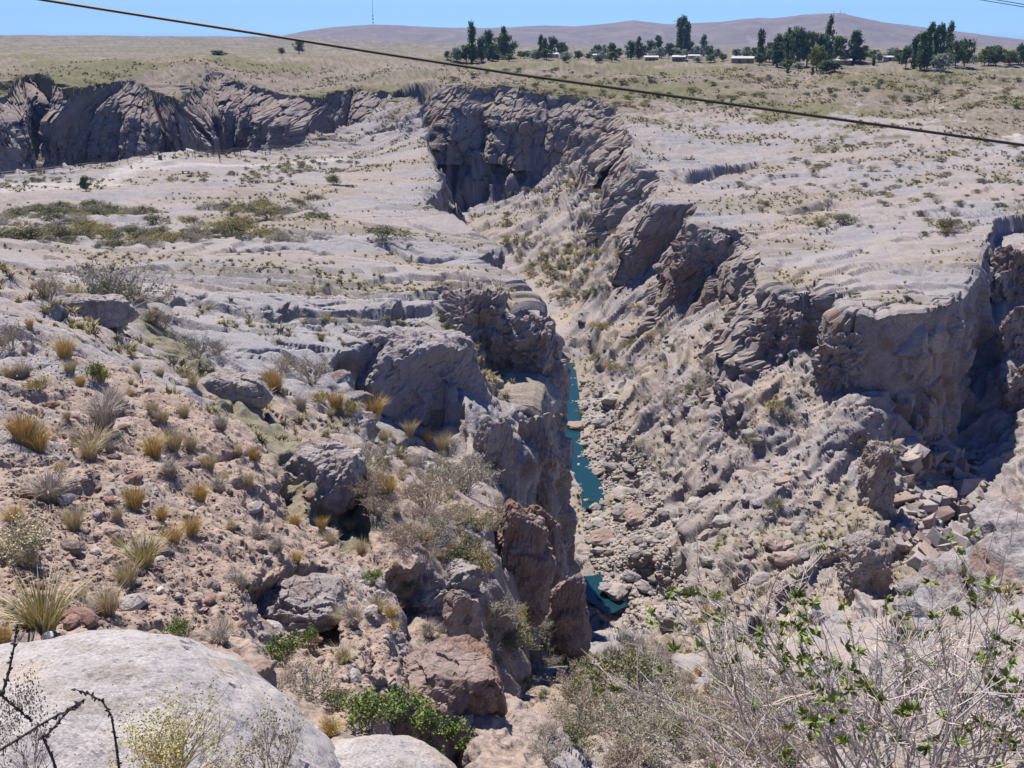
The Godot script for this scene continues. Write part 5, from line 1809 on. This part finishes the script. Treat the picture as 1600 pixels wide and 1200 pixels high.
func make_houses() -> void:
	var brick := plain(Color(0.27, 0.14, 0.11))
	var render := plain(Color(0.45, 0.40, 0.36))
	var adobe := plain(Color(0.30, 0.22, 0.17))
	var sheet := plain(Color(0.36, 0.355, 0.355), 0.6)
	var pane := plain(Color(0.03, 0.035, 0.04), 0.2)
	var wood := plain(Color(0.14, 0.10, 0.07))
	var list := [
		[861, 90, 25, 6.5, render, "low farmhouse with white sheet roof beside dark round trees"], [938, 92, 24, 7.0, render, "long low farmhouse with bright white roof among silvery trees"], [1018, 95, 19, 6.5, adobe, "small brown walled farmhouse with a white roof under poplars"],
		[1059, 96, 18, 8.0, brick, "flat roofed red brick shed below the tallest poplars"], [1084, 92, 16, 5.5, render, "small white roofed house behind the red brick shed"], [1159, 99, 30, 9.0, adobe, "dark brown farmhouse with half white roof standing alone"], [1319, 101, 20, 7.5, brick, "red brick house beside the large yellow green tree"],
		[1394, 95, 21, 6.0, render, "long white roofed house between the two tree groups"], [1408, 94, 9, 6.0, render, "small white outbuilding next to the long white roofed house"], [1466, 112, 15, 4.0, render, "low white shed in front of the round silvery tree"],
	]
	for q in list:
		var p := seen(q[0], q[1])
		if p.length() > 900.0 or p.length() < 300.0:
			var d := ray(q[0], q[1])
			p = d * (500.0 / Vector2(d.x, d.z).length())
			p.y = ground(p.x, p.z)
		var f := p.length() / FOC
		var w: float = q[2] * f
		var h: float = q[3] * f
		var dp := clampf(w * 0.6, 3.0, 6.0)
		var o := thing("farm_house", q[5], "house", p - Vector3.UP * 0.3, -atan2(p.x, -p.z) + rng.randf_range(-0.25, 0.25))
		var s := Shape.new()
		var wh := h * 0.72 + 0.3
		s.box(Vector3(-w / 2, 0, -dp), Vector3(w / 2, wh, 0), Color.WHITE)
		part(o, "wall", s.mesh(), q[4])
		s = Shape.new()
		var e := 0.45
		var a := [Vector3(-w / 2 - e, wh + 0.02, e), Vector3(w / 2 + e, wh + 0.02, e), Vector3(w / 2 + e, wh + h * 0.3, -dp - e), Vector3(-w / 2 - e, wh + h * 0.3, -dp - e)]
		for k in 4:
			var b := (k + 1) % 4
			s.quad(a[k], a[b], a[b] + Vector3.UP * 0.18, a[k] + Vector3.UP * 0.18, Color.WHITE)
		s.quad(a[0], a[1], a[2], a[3], Color.WHITE)
		s.quad(a[0] + Vector3.UP * 0.18, a[1] + Vector3.UP * 0.18, a[2] + Vector3.UP * 0.18, a[3] + Vector3.UP * 0.18, Color.WHITE)
		part(o, "roof", s.mesh(), sheet)
		s = Shape.new()
		s.box(Vector3(-0.45, 0.3, 0.003), Vector3(0.45, minf(2.3, wh - 0.1), 0.06), Color.WHITE)
		part(o, "door", s.mesh(), wood, Vector3(-w * 0.12, 0, 0))
		for k in maxi(1, int(w / 3.5)):
			s = Shape.new()
			s.box(Vector3(-0.5, wh * 0.45, 0.003), Vector3(0.5, wh * 0.8, 0.05), Color.WHITE)
			var win := part(o, "window", s.mesh(), wood, Vector3((k + 0.5) / maxi(1, int(w / 3.5)) * w * 0.8 - w * 0.4 + 0.9, 0, 0))
			s = Shape.new()
			s.box(Vector3(-0.42, wh * 0.47, 0.052), Vector3(0.42, wh * 0.78, 0.06), Color.WHITE)
			part(win, "pane", s.mesh(), pane)

# ---------------------------------------------------------------- the lookout: railing, signs, benches, visitors
# one continuous figure from tapered bones, meshed as surface nets
func figure_mesh(bones: Array) -> ArrayMesh:
	var cell := 0.034
	var lo := Vector3(-0.5, -0.04, -0.42)
	var n := Vector3i(30, 55, 25)
	var val := PackedFloat32Array()
	var who := PackedInt32Array()
	val.resize(n.x * n.y * n.z); who.resize(val.size())
	for z in n.z:
		for y in n.y:
			for x in n.x:
				var p := lo + Vector3(x, y, z) * cell
				var d := 1.0
				var best := 1.0
				var bi := 0
				for i in bones.size():
					var b: Array = bones[i]
					var a: Vector3 = b[0]
					var ab: Vector3 = b[1] - a
					var t := clampf((p - a).dot(ab) / maxf(ab.length_squared(), 0.0001), 0.0, 1.0)
					var q := (p - a - ab * t).length() - lerpf(b[2], b[3], t)
					if q < best:
						best = q; bi = i
					var h := maxf(0.05 - absf(d - q), 0.0) / 0.05
					d = minf(d, q) - h * h * 0.0125
				var o := (z * n.y + y) * n.x + x
				val[o] = d
				who[o] = bi
	var s := Shape.new()
	var vert := {}
	var step := [1, n.x, n.x * n.y]
	for z in n.z - 1:
		for y in n.y - 1:
			for x in n.x - 1:
				var o := (z * n.y + y) * n.x + x
				var sum := Vector3.ZERO
				var c := 0
				for k in 8:
					var oa := o + (k & 1) + ((k >> 1) & 1) * n.x + (k >> 2) * n.x * n.y
					for ax in 3:
						if not (k >> ax) & 1:
							var ob: int = oa + step[ax]
							if (val[oa] < 0.0) != (val[ob] < 0.0):
								var t := val[oa] / (val[oa] - val[ob])
								var q := Vector3(k & 1, (k >> 1) & 1, k >> 2)
								q[ax] += t
								sum += q
								c += 1
				if c > 0:
					vert[o] = lo + (Vector3(x, y, z) + sum / c) * cell
	for o in vert:
		for ax in 3:
			var ob: int = o + step[ax]
			if ob < val.size() and (val[o] < 0.0) != (val[ob] < 0.0):
				var u: int = step[(ax + 1) % 3]
				var w: int = step[(ax + 2) % 3]
				if vert.has(o - u) and vert.has(o - w) and vert.has(o - u - w):
					s.quad(vert[o], vert[o - u], vert[o - u - w], vert[o - w], bones[who[o if val[o] < 0.0 else ob]][4])
	return s.mesh()

func person_mesh(shirt: Color, legs: Color, hair: Color, stride: float) -> ArrayMesh:
	var skin := Color(0.42, 0.26, 0.18)
	var shoe := Color(0.05, 0.045, 0.04)
	var b := []
	for k in [-1.0, 1.0]:
		var knee := Vector3(0.10 * k, 0.49, -0.10 * stride * k - 0.02)
		var foot := Vector3(0.11 * k, 0.07, -0.20 * stride * k + 0.03)
		b.append([Vector3(0.085 * k, 0.90, 0), knee, 0.090, 0.060, legs])
		b.append([knee, foot, 0.060, 0.042, legs])
		b.append([foot - Vector3(0, 0.03, 0), foot + Vector3(0.01 * k, -0.03, -0.15), 0.042, 0.036, shoe])
		var elbow := Vector3(0.25 * k, 1.13, 0.06 * stride * k + 0.03)
		var wrist := Vector3(0.27 * k, 0.90, 0.14 * stride * k - 0.06)
		b.append([Vector3(0.18 * k, 1.41, 0), elbow, 0.056, 0.045, shirt])
		b.append([elbow, wrist, 0.042, 0.032, skin])
		b.append([wrist, wrist + Vector3(0, -0.11, -0.03), 0.030, 0.026, skin])
	b.append([Vector3(0, 0.95, 0), Vector3(0, 1.15, 0.01), 0.135, 0.125, legs])
	b.append([Vector3(0, 1.10, 0.01), Vector3(0, 1.36, 0), 0.130, 0.140, shirt])
	b.append([Vector3(-0.12, 1.40, 0), Vector3(0.12, 1.40, 0), 0.085, 0.085, shirt])
	b.append([Vector3(0, 1.44, 0), Vector3(0, 1.54, -0.01), 0.055, 0.050, skin])
	b.append([Vector3(0, 1.60, -0.03), Vector3(0, 1.65, -0.01), 0.075, 0.085, skin])
	b.append([Vector3(0, 1.62, 0.025), Vector3(0, 1.69, 0.005), 0.085, 0.090, hair])
	b.append([Vector3(0, 1.615, -0.105), Vector3(0, 1.59, -0.11), 0.016, 0.02, skin])
	return figure_mesh(b)

func make_lookout() -> void:
	var iron := plain(Color(0.10, 0.095, 0.10), 0.6)
	var wood := plain(Color(0.13, 0.10, 0.085))
	var stone := plain(Color(0.20, 0.18, 0.17))
	# railings
	for line in [["railing", "long iron railing along the far edge of the lookout rock", [[-60, 287], [0, 277.5], [60, 272], [110, 268], [160, 262], [200, 256], [240, 250], [290, 246], [330, 242], [380, 239], [430, 233], [480, 227]]], ["short_railing", "short iron railing crossing the tip of the lookout rock", [[548, 253], [570, 243], [590, 235], [610, 226], [626, 219]]]]:
		var pts := []
		for q in line[2]:
			pts.append(seen(q[0], q[1]))
		var base: Vector3 = pts[0]
		var o := thing(line[0], line[1], "railing", base)
		var tops := []
		for i in pts.size() - 1:
			var a: Vector3 = pts[i]
			var b: Vector3 = pts[i + 1]
			var n := maxi(2, int(a.distance_to(b) / 2.6))
			for k in n + (1 if i == pts.size() - 2 else 0):
				var p := a.lerp(b, k / float(n))
				p.y = ground(p.x, p.z)
				var s := Shape.new()
				s.tube([Vector3(0, -0.2, 0), Vector3(0, 1.15, 0)], 0.06, 0.06, 5, Color.WHITE)
				part(o, "post", s.mesh(), iron, p - base)
				tops.append(p - base)
		for h in [1.08, 0.6]:
			var s := Shape.new()
			var run := []
			for p in tops:
				run.append(p + Vector3.UP * h)
			s.tube(run, 0.045, 0.045, 4, Color.WHITE)
			part(o, "rail", s.mesh(), iron)
	# benches of dark stone
	for q in [[29, 259, 12, "dark stone bench beside the far railing at its bare end"], [209, 240, 10, "dark stone bench at the railing beside the bend of the track"], [242, 241, 10, "dark stone bench at the railing behind the square litter bin"], [289, 271, 12, "dark stone bench among the small shrubs beside the track"], [398, 286, 11, "dark stone bench on bare rock below the row of yellow shrubs"], [419, 241, 9, "dark stone bench beside the signboard on a post"]]:
		var p := seen(q[0], q[1])
		var w: float = q[2] / FOC * p.length()
		var o := thing("stone_bench", q[3], "bench", p, rng.randf_range(-0.3, 0.3), "stone benches of the lookout")
		var s := Shape.new()
		s.box(Vector3(-w / 2, 0.42, -0.28), Vector3(w / 2, 0.55, 0.28), Color.WHITE)
		part(o, "seat", s.mesh(), stone)
		for k in [-1, 1]:
			s = Shape.new()
			s.box(Vector3(k * w * 0.36 - 0.14, -0.1, -0.22), Vector3(k * w * 0.36 + 0.14, 0.418, 0.22), Color.WHITE)
			part(o, "leg", s.mesh(), stone)
	# litter bin
	var pb := seen(249, 249)
	var bin := thing("litter_bin", "square wooden litter bin standing on the track at the railing", "bin", pb)
	var sb := Shape.new()
	sb.box(Vector3(-0.38, -0.1, -0.38), Vector3(0.38, 1.0, 0.38), Color.WHITE)
	part(bin, "body", sb.mesh(), wood)
	sb = Shape.new()
	sb.box(Vector3(-0.44, 1.003, -0.44), Vector3(0.44, 1.09, 0.44), Color.WHITE)
	part(bin, "lid", sb.mesh(), plain(Color(0.30, 0.24, 0.18)))
	# signboards
	for q in [[320, 239, 1.5, "low dark signboard on two posts at the left of the viewing group"], [332, 239, 2.9, "tall dark information board on two posts at the railing"], [344, 239, 1.6, "low dark signboard on two posts beside the tall information board"], [411, 241, 2.5, "pale signboard on a post next to a stone bench"]]:
		var p := seen(q[0], q[1])
		var o := thing("signboard", q[3], "sign", p, 0.1, "signboards of the lookout")
		var h: float = q[2]
		for k in [-1, 1]:
			var s := Shape.new()
			s.tube([Vector3(k * 0.42, -0.2, 0), Vector3(k * 0.42, h, 0)], 0.06, 0.06, 5, Color.WHITE)
			part(o, "post", s.mesh(), wood)
		var s2 := Shape.new()
		s2.box(Vector3(-0.62, h - 0.75, 0.065), Vector3(0.62, h - 0.05, 0.11), Color.WHITE)
		part(o, "board", s2.mesh(), wood if q[0] != 411 else plain(Color(0.5, 0.47, 0.43)))
	# kerb of stones with one round bush
	var pk := seen(528, 290)
	var kerb := thing("stone_planter", "low dark stone planter with a round bush on the lookout rock", "planter", pk, 0.12)
	var sk := Shape.new()
	sk.box(Vector3(-2.4, -0.1, -0.5), Vector3(2.4, 0.22, 0.5), Color.WHITE)
	part(kerb, "kerb", sk.mesh(), stone)
	var bush := shrub_mesh(14, 3, 7, 0.07, Color(0.2, 0.17, 0.12), [Color(0.20, 0.21, 0.06), Color(0.26, 0.25, 0.09)], 0.9)
	add_shrub(bush, "round_bush", "round yellow green bush growing in the low stone planter", "", pk + Vector3(-0.7, 0.2, 0), Vector3(2.2, 2.0, 2.2))
	# the little tree by the track
	var pt := seen(135, 299)
	var tm := tree_mesh("round", [Color(0.07, 0.12, 0.045), Color(0.10, 0.15, 0.06)])
	var tr := thing("sapling", "small lone green tree standing beside the track on the plateau", "tree", pt, 0.4)
	tr.scale = Vector3(2.4, 2.6, 2.4)
	part(tr, "trunk", tm[0], mat_twig)
	part(tr, "crown", tm[1], mat_plant)
	# visitors
	var folk := [
		[343, 252, Color(0.06, 0.06, 0.09), Color(0.05, 0.05, 0.06), 0.5, 2.6, "person in dark clothes standing alone on the pale track"], [368, 242, Color(0.10, 0.07, 0.07), Color(0.06, 0.06, 0.10), 1.2, 1.2, "person in dark clothes striding along the railing"],
		[377, 243, Color(0.20, 0.08, 0.07), Color(0.08, 0.08, 0.10), 0.6, 1.6, "shorter person in a reddish top walking behind the striding person"], [333, 242, Color(0.12, 0.12, 0.15), Color(0.05, 0.05, 0.05), 0.2, 0.2, "person standing in front of the tall information board"],
	]
	for q in folk:
		var p := seen(q[0], q[1])
		var o := single("person", person_mesh(q[2], q[3], Color(0.03, 0.022, 0.018), q[4]), mat_twig, q[6], "person", p)
		o.rotation.y = q[5]
		if q[0] == 377:
			o.scale = Vector3.ONE * 0.86

# ---------------------------------------------------------------- cables and masts
func make_lines() -> void:
	var black := plain(Color(0.012, 0.012, 0.014), 0.6)
	var pts := []
	for q in [[-1400, -262], [-700, -130], [-200, -44], [70, 0], [250, 28.5], [400, 52], [600, 84], [800, 115], [1000, 143], [1200, 171], [1400, 199], [1600, 227], [1900, 270], [2500, 362]]:
		var d := ray(q[0], q[1])
		pts.append(d * (9.0 / -d.z))
	var base: Vector3 = pts[7]
	for i in pts.size():
		pts[i] -= base
	var s := Shape.new()
	s.tube(pts, 0.0125, 0.0125, 7, Color.WHITE)
	single("overhead_cable", s.mesh(), black, "thick black cable hanging across the whole view above the gorge", "cable", base)
	for k in 2:
		pts = []
		for q in [[1350, -34 + k * 4], [1540, -3 + k * 4], [1570, 2 + k * 4], [1610, 8.5 + k * 4], [1900, 58 + k * 4]]:
			var d := ray(q[0], q[1])
			pts.append(d * (28.0 / -d.z))
		base = pts[2]
		for i in pts.size():
			pts[i] -= base
		s = Shape.new()
		s.tube(pts, 0.009, 0.009, 5, Color.WHITE)
		single("thin_wire", s.mesh(), black, "thin upper wire high in the sky above the hill's long right slope" if k == 0 else "thin lower wire high in the sky above the hill's long right slope", "wire", base)
	# lattice mast on the left hill
	var m := ray(583, 38.5)
	var at := m * (RIDGE / Vector2(m.x, m.z).length())
	at.y -= 6.0
	var o := thing("radio_mast", "very tall thin lattice radio mast on the left hill", "mast", at)
	var steel := plain(Color(0.30, 0.30, 0.33), 0.7)
	var top := 190.0
	for k in 3:
		var a := TAU * k / 3
		s = Shape.new()
		s.tube([Vector3(cos(a), 0, sin(a)) * 1.3, Vector3(cos(a) * 1.3, top, sin(a) * 1.3)], 0.28, 0.28, 4, Color.WHITE)
		part(o, "leg", s.mesh(), steel)
	s = Shape.new()
	for j in 48:
		for k in 3:
			var a := TAU * k / 3
			var b := TAU * (k + 1) / 3
			s.tube([Vector3(cos(a) * 1.3, j * 3.9, sin(a) * 1.3), Vector3(cos(b) * 1.3, j * 3.9 + 3.9, sin(b) * 1.3)], 0.12, 0.12, 3, Color.WHITE)
	part(o, "bracing", s.mesh(), steel)
	for k in 3:
		s = Shape.new()
		s.box(Vector3(-3.0, 12.0 + k * 14, -3.0), Vector3(3.0, 16.0 + k * 14, 3.0), Color.WHITE)
		part(o, "platform", s.mesh(), steel)
	for q in [[1303, 22, 16], [1313, 21, 22], [1320, 22, 13]]:
		var d := ray(q[0], q[1])
		at = d * (RIDGE / Vector2(d.x, d.z).length())
		at.y -= 3.0
		var t := thing("summit_antenna", "small antenna mast on the summit of the highest hill", "antenna", at, 0.0, "antennas of the summit")
		s = Shape.new()
		s.tube([Vector3.ZERO, Vector3(0, q[2], 0)], 1.0, 0.5, 5, Color.WHITE)
		part(t, "pole", s.mesh(), steel)
		s = Shape.new()
		s.box(Vector3(-4, 0, -3), Vector3(4, 4.5, 3), Color.WHITE)
		part(t, "hut", s.mesh(), steel)

# ---------------------------------------------------------------- the near rocks and twigs
func dome_mesh(rad: Vector3, seed_: float, col: Color, n := 150) -> ArrayMesh:
	var s := Shape.new()
	var grid := []
	for i in n + 1:
		var row := []
		for j in n * 2:
			var th := PI * 0.72 * i / n
			var fi := TAU * j / (n * 2)
			var d := Vector3(sin(th) * cos(fi), cos(th), sin(th) * sin(fi))
			var p := d * rad
			var q := p + Vector3(seed_, 0, seed_)
			var r := noise_soft.get_noise_3d(q.x * 0.8, q.y * 0.8, q.z * 0.8) * 0.05
			r += noise_one.get_noise_3d(q.x * 3.1, q.y * 6.0, q.z * 3.1) * 0.014
			r += noise_one.get_noise_3d(q.x * 9.0, q.y * 9.0, q.z * 9.0) * 0.006
			r += noise_one.get_noise_3d(q.x * 22.0, q.y * 22.0, q.z * 22.0) * 0.0035
			var pit := noise_one.get_noise_3d(q.x * 13.0 + 9.0, q.y * 13.0, q.z * 13.0)
			r -= sstep(0.5, 0.8, pit) * 0.007
			var crack := absf(noise_soft.get_noise_3d(q.x * 0.75 + 3.0, q.y * 1.2, q.z * 0.75))
			r -= (1.0 - sstep(0.0, 0.014, crack)) * 0.028 * sstep(-0.05, 0.25, noise_one.get_noise_3d(q.x * 1.6, q.y * 1.6, q.z * 1.6 + 8.0))
			row.append(p + d * r)
		grid.append(row)
	for i in n:
		for j in n * 2:
			var k := (j + 1) % (n * 2)
			var p: Vector3 = grid[i][j]
			var e := noise_soft.get_noise_3d(p.x * 2.0, p.y * 2.0, p.z * 2.0 + seed_) * 0.16 + noise_one.get_noise_3d(p.x * 17.0, p.y * 17.0, p.z * 17.0) * 0.10
			var c := Color(col.r * (1.0 + e), col.g * (1.0 + e), col.b * (1.0 + e * 0.9))
			var lichen := sstep(0.22, 0.42, noise_soft.get_noise_3d(p.x * 2.6 + seed_, p.y * 2.6, p.z * 2.6) + noise_one.get_noise_3d(p.x * 14.0, p.y * 14.0, p.z * 14.0) * 0.12)
			c = c.lerp(Color(0.31, 0.285, 0.26), lichen * 0.6)
			c = c.lerp(Color(0.44, 0.36, 0.29), sstep(0.25, 0.5, noise_soft.get_noise_3d(p.x * 1.3, p.y * 1.3 + seed_, p.z * 1.3)) * 0.45)
			if noise_one.get_noise_3d(p.x * 26.0, p.y * 26.0 + 4.0, p.z * 26.0) > 0.62:
				c = c.lerp(Color(0.22, 0.20, 0.20), 0.6)
			if i > 0:
				s.tri(grid[i][j], grid[i][k], grid[i + 1][k], c)
			s.tri(grid[i][j], grid[i + 1][k], grid[i + 1][j], c)
	return s.mesh()

func along(px: Array, dist: float) -> Array:
	var out := []
	for i in range(0, px.size(), 2):
		out.append(ray(px[i], px[i + 1]).normalized() * dist)
	return out

func make_foreground() -> void:
	var near_stone := rock_material(9.0)
	single("pale_dome_rock", dome_mesh(Vector3(1.607, 1.38, 1.65), 41.0, Color(0.43, 0.405, 0.415)), near_stone, "large smooth pale grey dome of rock at the viewer's feet", "rock", Vector3(-2.215, -4.074, -3.623))
	var d2 := ray(580, 1215).normalized() * 5.6
	single("low_pale_rock", dome_mesh(Vector3(0.55, 0.42, 0.5), 9.0, Color(0.42, 0.395, 0.405), 60), near_stone, "low pale rock beside the large dome rock", "rock", d2 - Vector3(0, 0.28, 0))
	# dark knobbly branches against the dome rock
	var bark := plain(Color(0.045, 0.035, 0.035))
	var list := [
		[1.75, [-30, 1190, 20, 1160, 62, 1133, 90, 1117, 115, 1108, 132, 1092], "dark knobbly branch slanting up over the dome rock"], [1.75, [190, 1260, 186, 1200, 181, 1160, 174, 1118, 160, 1096, 140, 1085, 117, 1077], "dark knobbly branch curving over at its tip above the dome rock"],
		[1.7, [95, 1250, 84, 1190, 66, 1150, 74, 1148, 90, 1130, 108, 1108, 126, 1096], "thin grey forked branch before the dome rock"], [1.6, [-30, 1120, 4, 1082, 14, 1050, 23, 1005, 27, 975], "short dark twig rising beside the left end of the dome rock"], [1.6, [-20, 1060, 6, 1090, 30, 1110, 50, 1128], "thin dark twig hanging down before the dome rock"],
	]
	for q in list:
		var pts := along(q[1], q[0])
		var base: Vector3 = pts[0]
		var o := thing("thorny_branch", q[2], "branch", base)
		var s := Shape.new()
		var run := []
		for p in pts:
			run.append(p - base)
		s.tube(run, 0.0022, 0.0009, 6, Color.WHITE)
		part(o, "stem", s.mesh(), bark)
		s = Shape.new()
		for i in run.size() - 1:
			for k in 5:
				var p: Vector3 = run[i].lerp(run[i + 1], (k + rng.randf()) / 5.0)
				var v := Vector3(rng.randf_range(-1, 1), rng.randf_range(-1, 1), rng.randf_range(-1, 1)).normalized()
				s.tube([p, p + v * 0.0035, p + v * 0.006], 0.0026, 0.0008, 5, Color.WHITE)
		part(o, "buds", s.mesh(), bark)
	# small plants growing at the dome
	var fan := shrub_mesh(46, 2, 5, 0.022, Color(0.42, 0.37, 0.22), [Color(0.36, 0.34, 0.11), Color(0.44, 0.39, 0.17), Color(0.28, 0.28, 0.09)], 1.2, 0.008)
	var foot := ray(265, 1205).normalized() * 3.3
	add_shrub(fan, "broom_shrub", "yellow green broom like shrub fanning up before the dome rock", "", foot, Vector3(0.36, 0.30, 0.36))
	var twig := shrub_mesh(9, 3, 3, 0.04, Color(0.20, 0.16, 0.14), [Color(0.36, 0.33, 0.20), Color(0.28, 0.25, 0.15)], 1.1, 0.012)
	add_shrub(twig, "twiggy_shrub", "small twiggy shrub with sparse yellowish tips at the right side of the dome rock", "", ray(425, 1200).normalized() * 3.4, Vector3(0.2, 0.24, 0.2))
	add_shrub(twig, "bare_twig_shrub", "small bare twigs sprouting before the dome rock next to the broom", "", ray(360, 1230).normalized() * 3.0, Vector3(0.16, 0.14, 0.16))
	var heath := shrub_mesh(10, 2, 14, 0.035, Color(0.16, 0.12, 0.11), [Color(0.20, 0.185, 0.13), Color(0.26, 0.235, 0.18), Color(0.17, 0.14, 0.12)], 1.6, 0.008)
	add_shrub(heath, "heath_sprig", "grey green heath sprig with dense tiny leaves at the dome's left side", "", ray(45, 1195).normalized() * 1.9, Vector3(0.09, 0.17, 0.09))
	# the thorn bush on the right
	var root := Vector3(2.5 * sin(0.47), 0, -2.5 * cos(0.47))
	root.y = ground(root.x, root.z)
	var wood := Shape.new()
	var thorns := Shape.new()
	var tips := []
	for i in 46:
		var a := TAU * (i + rng.randf()) / 46.0
		var tilt := rng.randf_range(0.05, 1.15)
		thorn(wood, thorns, tips, Vector3(cos(a), 0, sin(a)) * rng.randf_range(0.0, 0.25), Vector3(cos(a) * sin(tilt), cos(tilt), sin(a) * sin(tilt)).normalized(), rng.randf_range(0.32, 0.48), 0.006, 3)
	var leaves := Shape.new()
	var greens := [Color(0.12, 0.17, 0.04), Color(0.16, 0.22, 0.055), Color(0.21, 0.26, 0.08), Color(0.20, 0.19, 0.07)]
	for i in 800:
		var p: Vector3 = tips[rng.randi() % tips.size()]
		if p.y < 0.25 or noise_one.get_noise_3d(p.x * 3.0, p.y * 3.0, p.z * 3.0) < 0.0:
			continue
		for k in 7:
			var u := Vector3(rng.randf_range(-1, 1), rng.randf_range(-0.3, 1), rng.randf_range(-1, 1)).normalized() * rng.randf_range(0.014, 0.034)
			var w := u.cross(Vector3(rng.randf_range(-1, 1), rng.randf_range(-1, 1), rng.randf_range(-1, 1))).normalized() * 0.007
			var up := u.cross(w).normalized() * 0.003
			var c := vary(greens[rng.randi() % 4], 0.15)
			leaves.quad(p, p + u * 0.5 + w + up, p + u, p + u * 0.5, c)
			leaves.quad(p, p + u * 0.5, p + u, p + u * 0.5 - w + up, c)
	var o := thing("thorn_bush", "large tangled thorn bush of pale grey twigs with few bright green leaves", "bush", root)
	part(o, "branches", wood.mesh(), mat_twig)
	part(o, "thorns", thorns.mesh(), mat_twig)
	part(o, "leaves", leaves.mesh(), mat_plant)

func thorn(wood: Shape, thorns: Shape, tips: Array, at: Vector3, dir: Vector3, len: float, r: float, forks: int) -> void:
	var c := vary(Color(0.40, 0.355, 0.335), 0.4)
	var p := at
	var d := dir
	var pts := [at]
	for k in 3:
		d = (d + Vector3(rng.randf_range(-1, 1), rng.randf_range(-0.6, 0.8), rng.randf_range(-1, 1)) * 0.22).normalized()
		p += d * len / 3.0
		pts.append(p)
	wood.tube(pts, r, r * 0.6, 4 if forks > 1 else 3, c)
	for k in 3:
		var q: Vector3 = at.lerp(p, rng.randf())
		var v := (d * 0.4 + Vector3(rng.randf_range(-1, 1), rng.randf_range(-1, 1), rng.randf_range(-1, 1))).normalized()
		thorns.tube([q, q + v * rng.randf_range(0.02, 0.05)], 0.0014, 0.0004, 3, c)
	if forks <= 1:
		tips.append(p)
	if forks > 0:
		for k in 3:
			var nd := (d + Vector3(rng.randf_range(-1, 1), rng.randf_range(-0.5, 0.6), rng.randf_range(-1, 1)) * 0.8).normalized()
			thorn(wood, thorns, tips, pts[1].lerp(p, rng.randf()), nd, len * rng.randf_range(0.55, 0.8), r * 0.62, forks - 1)
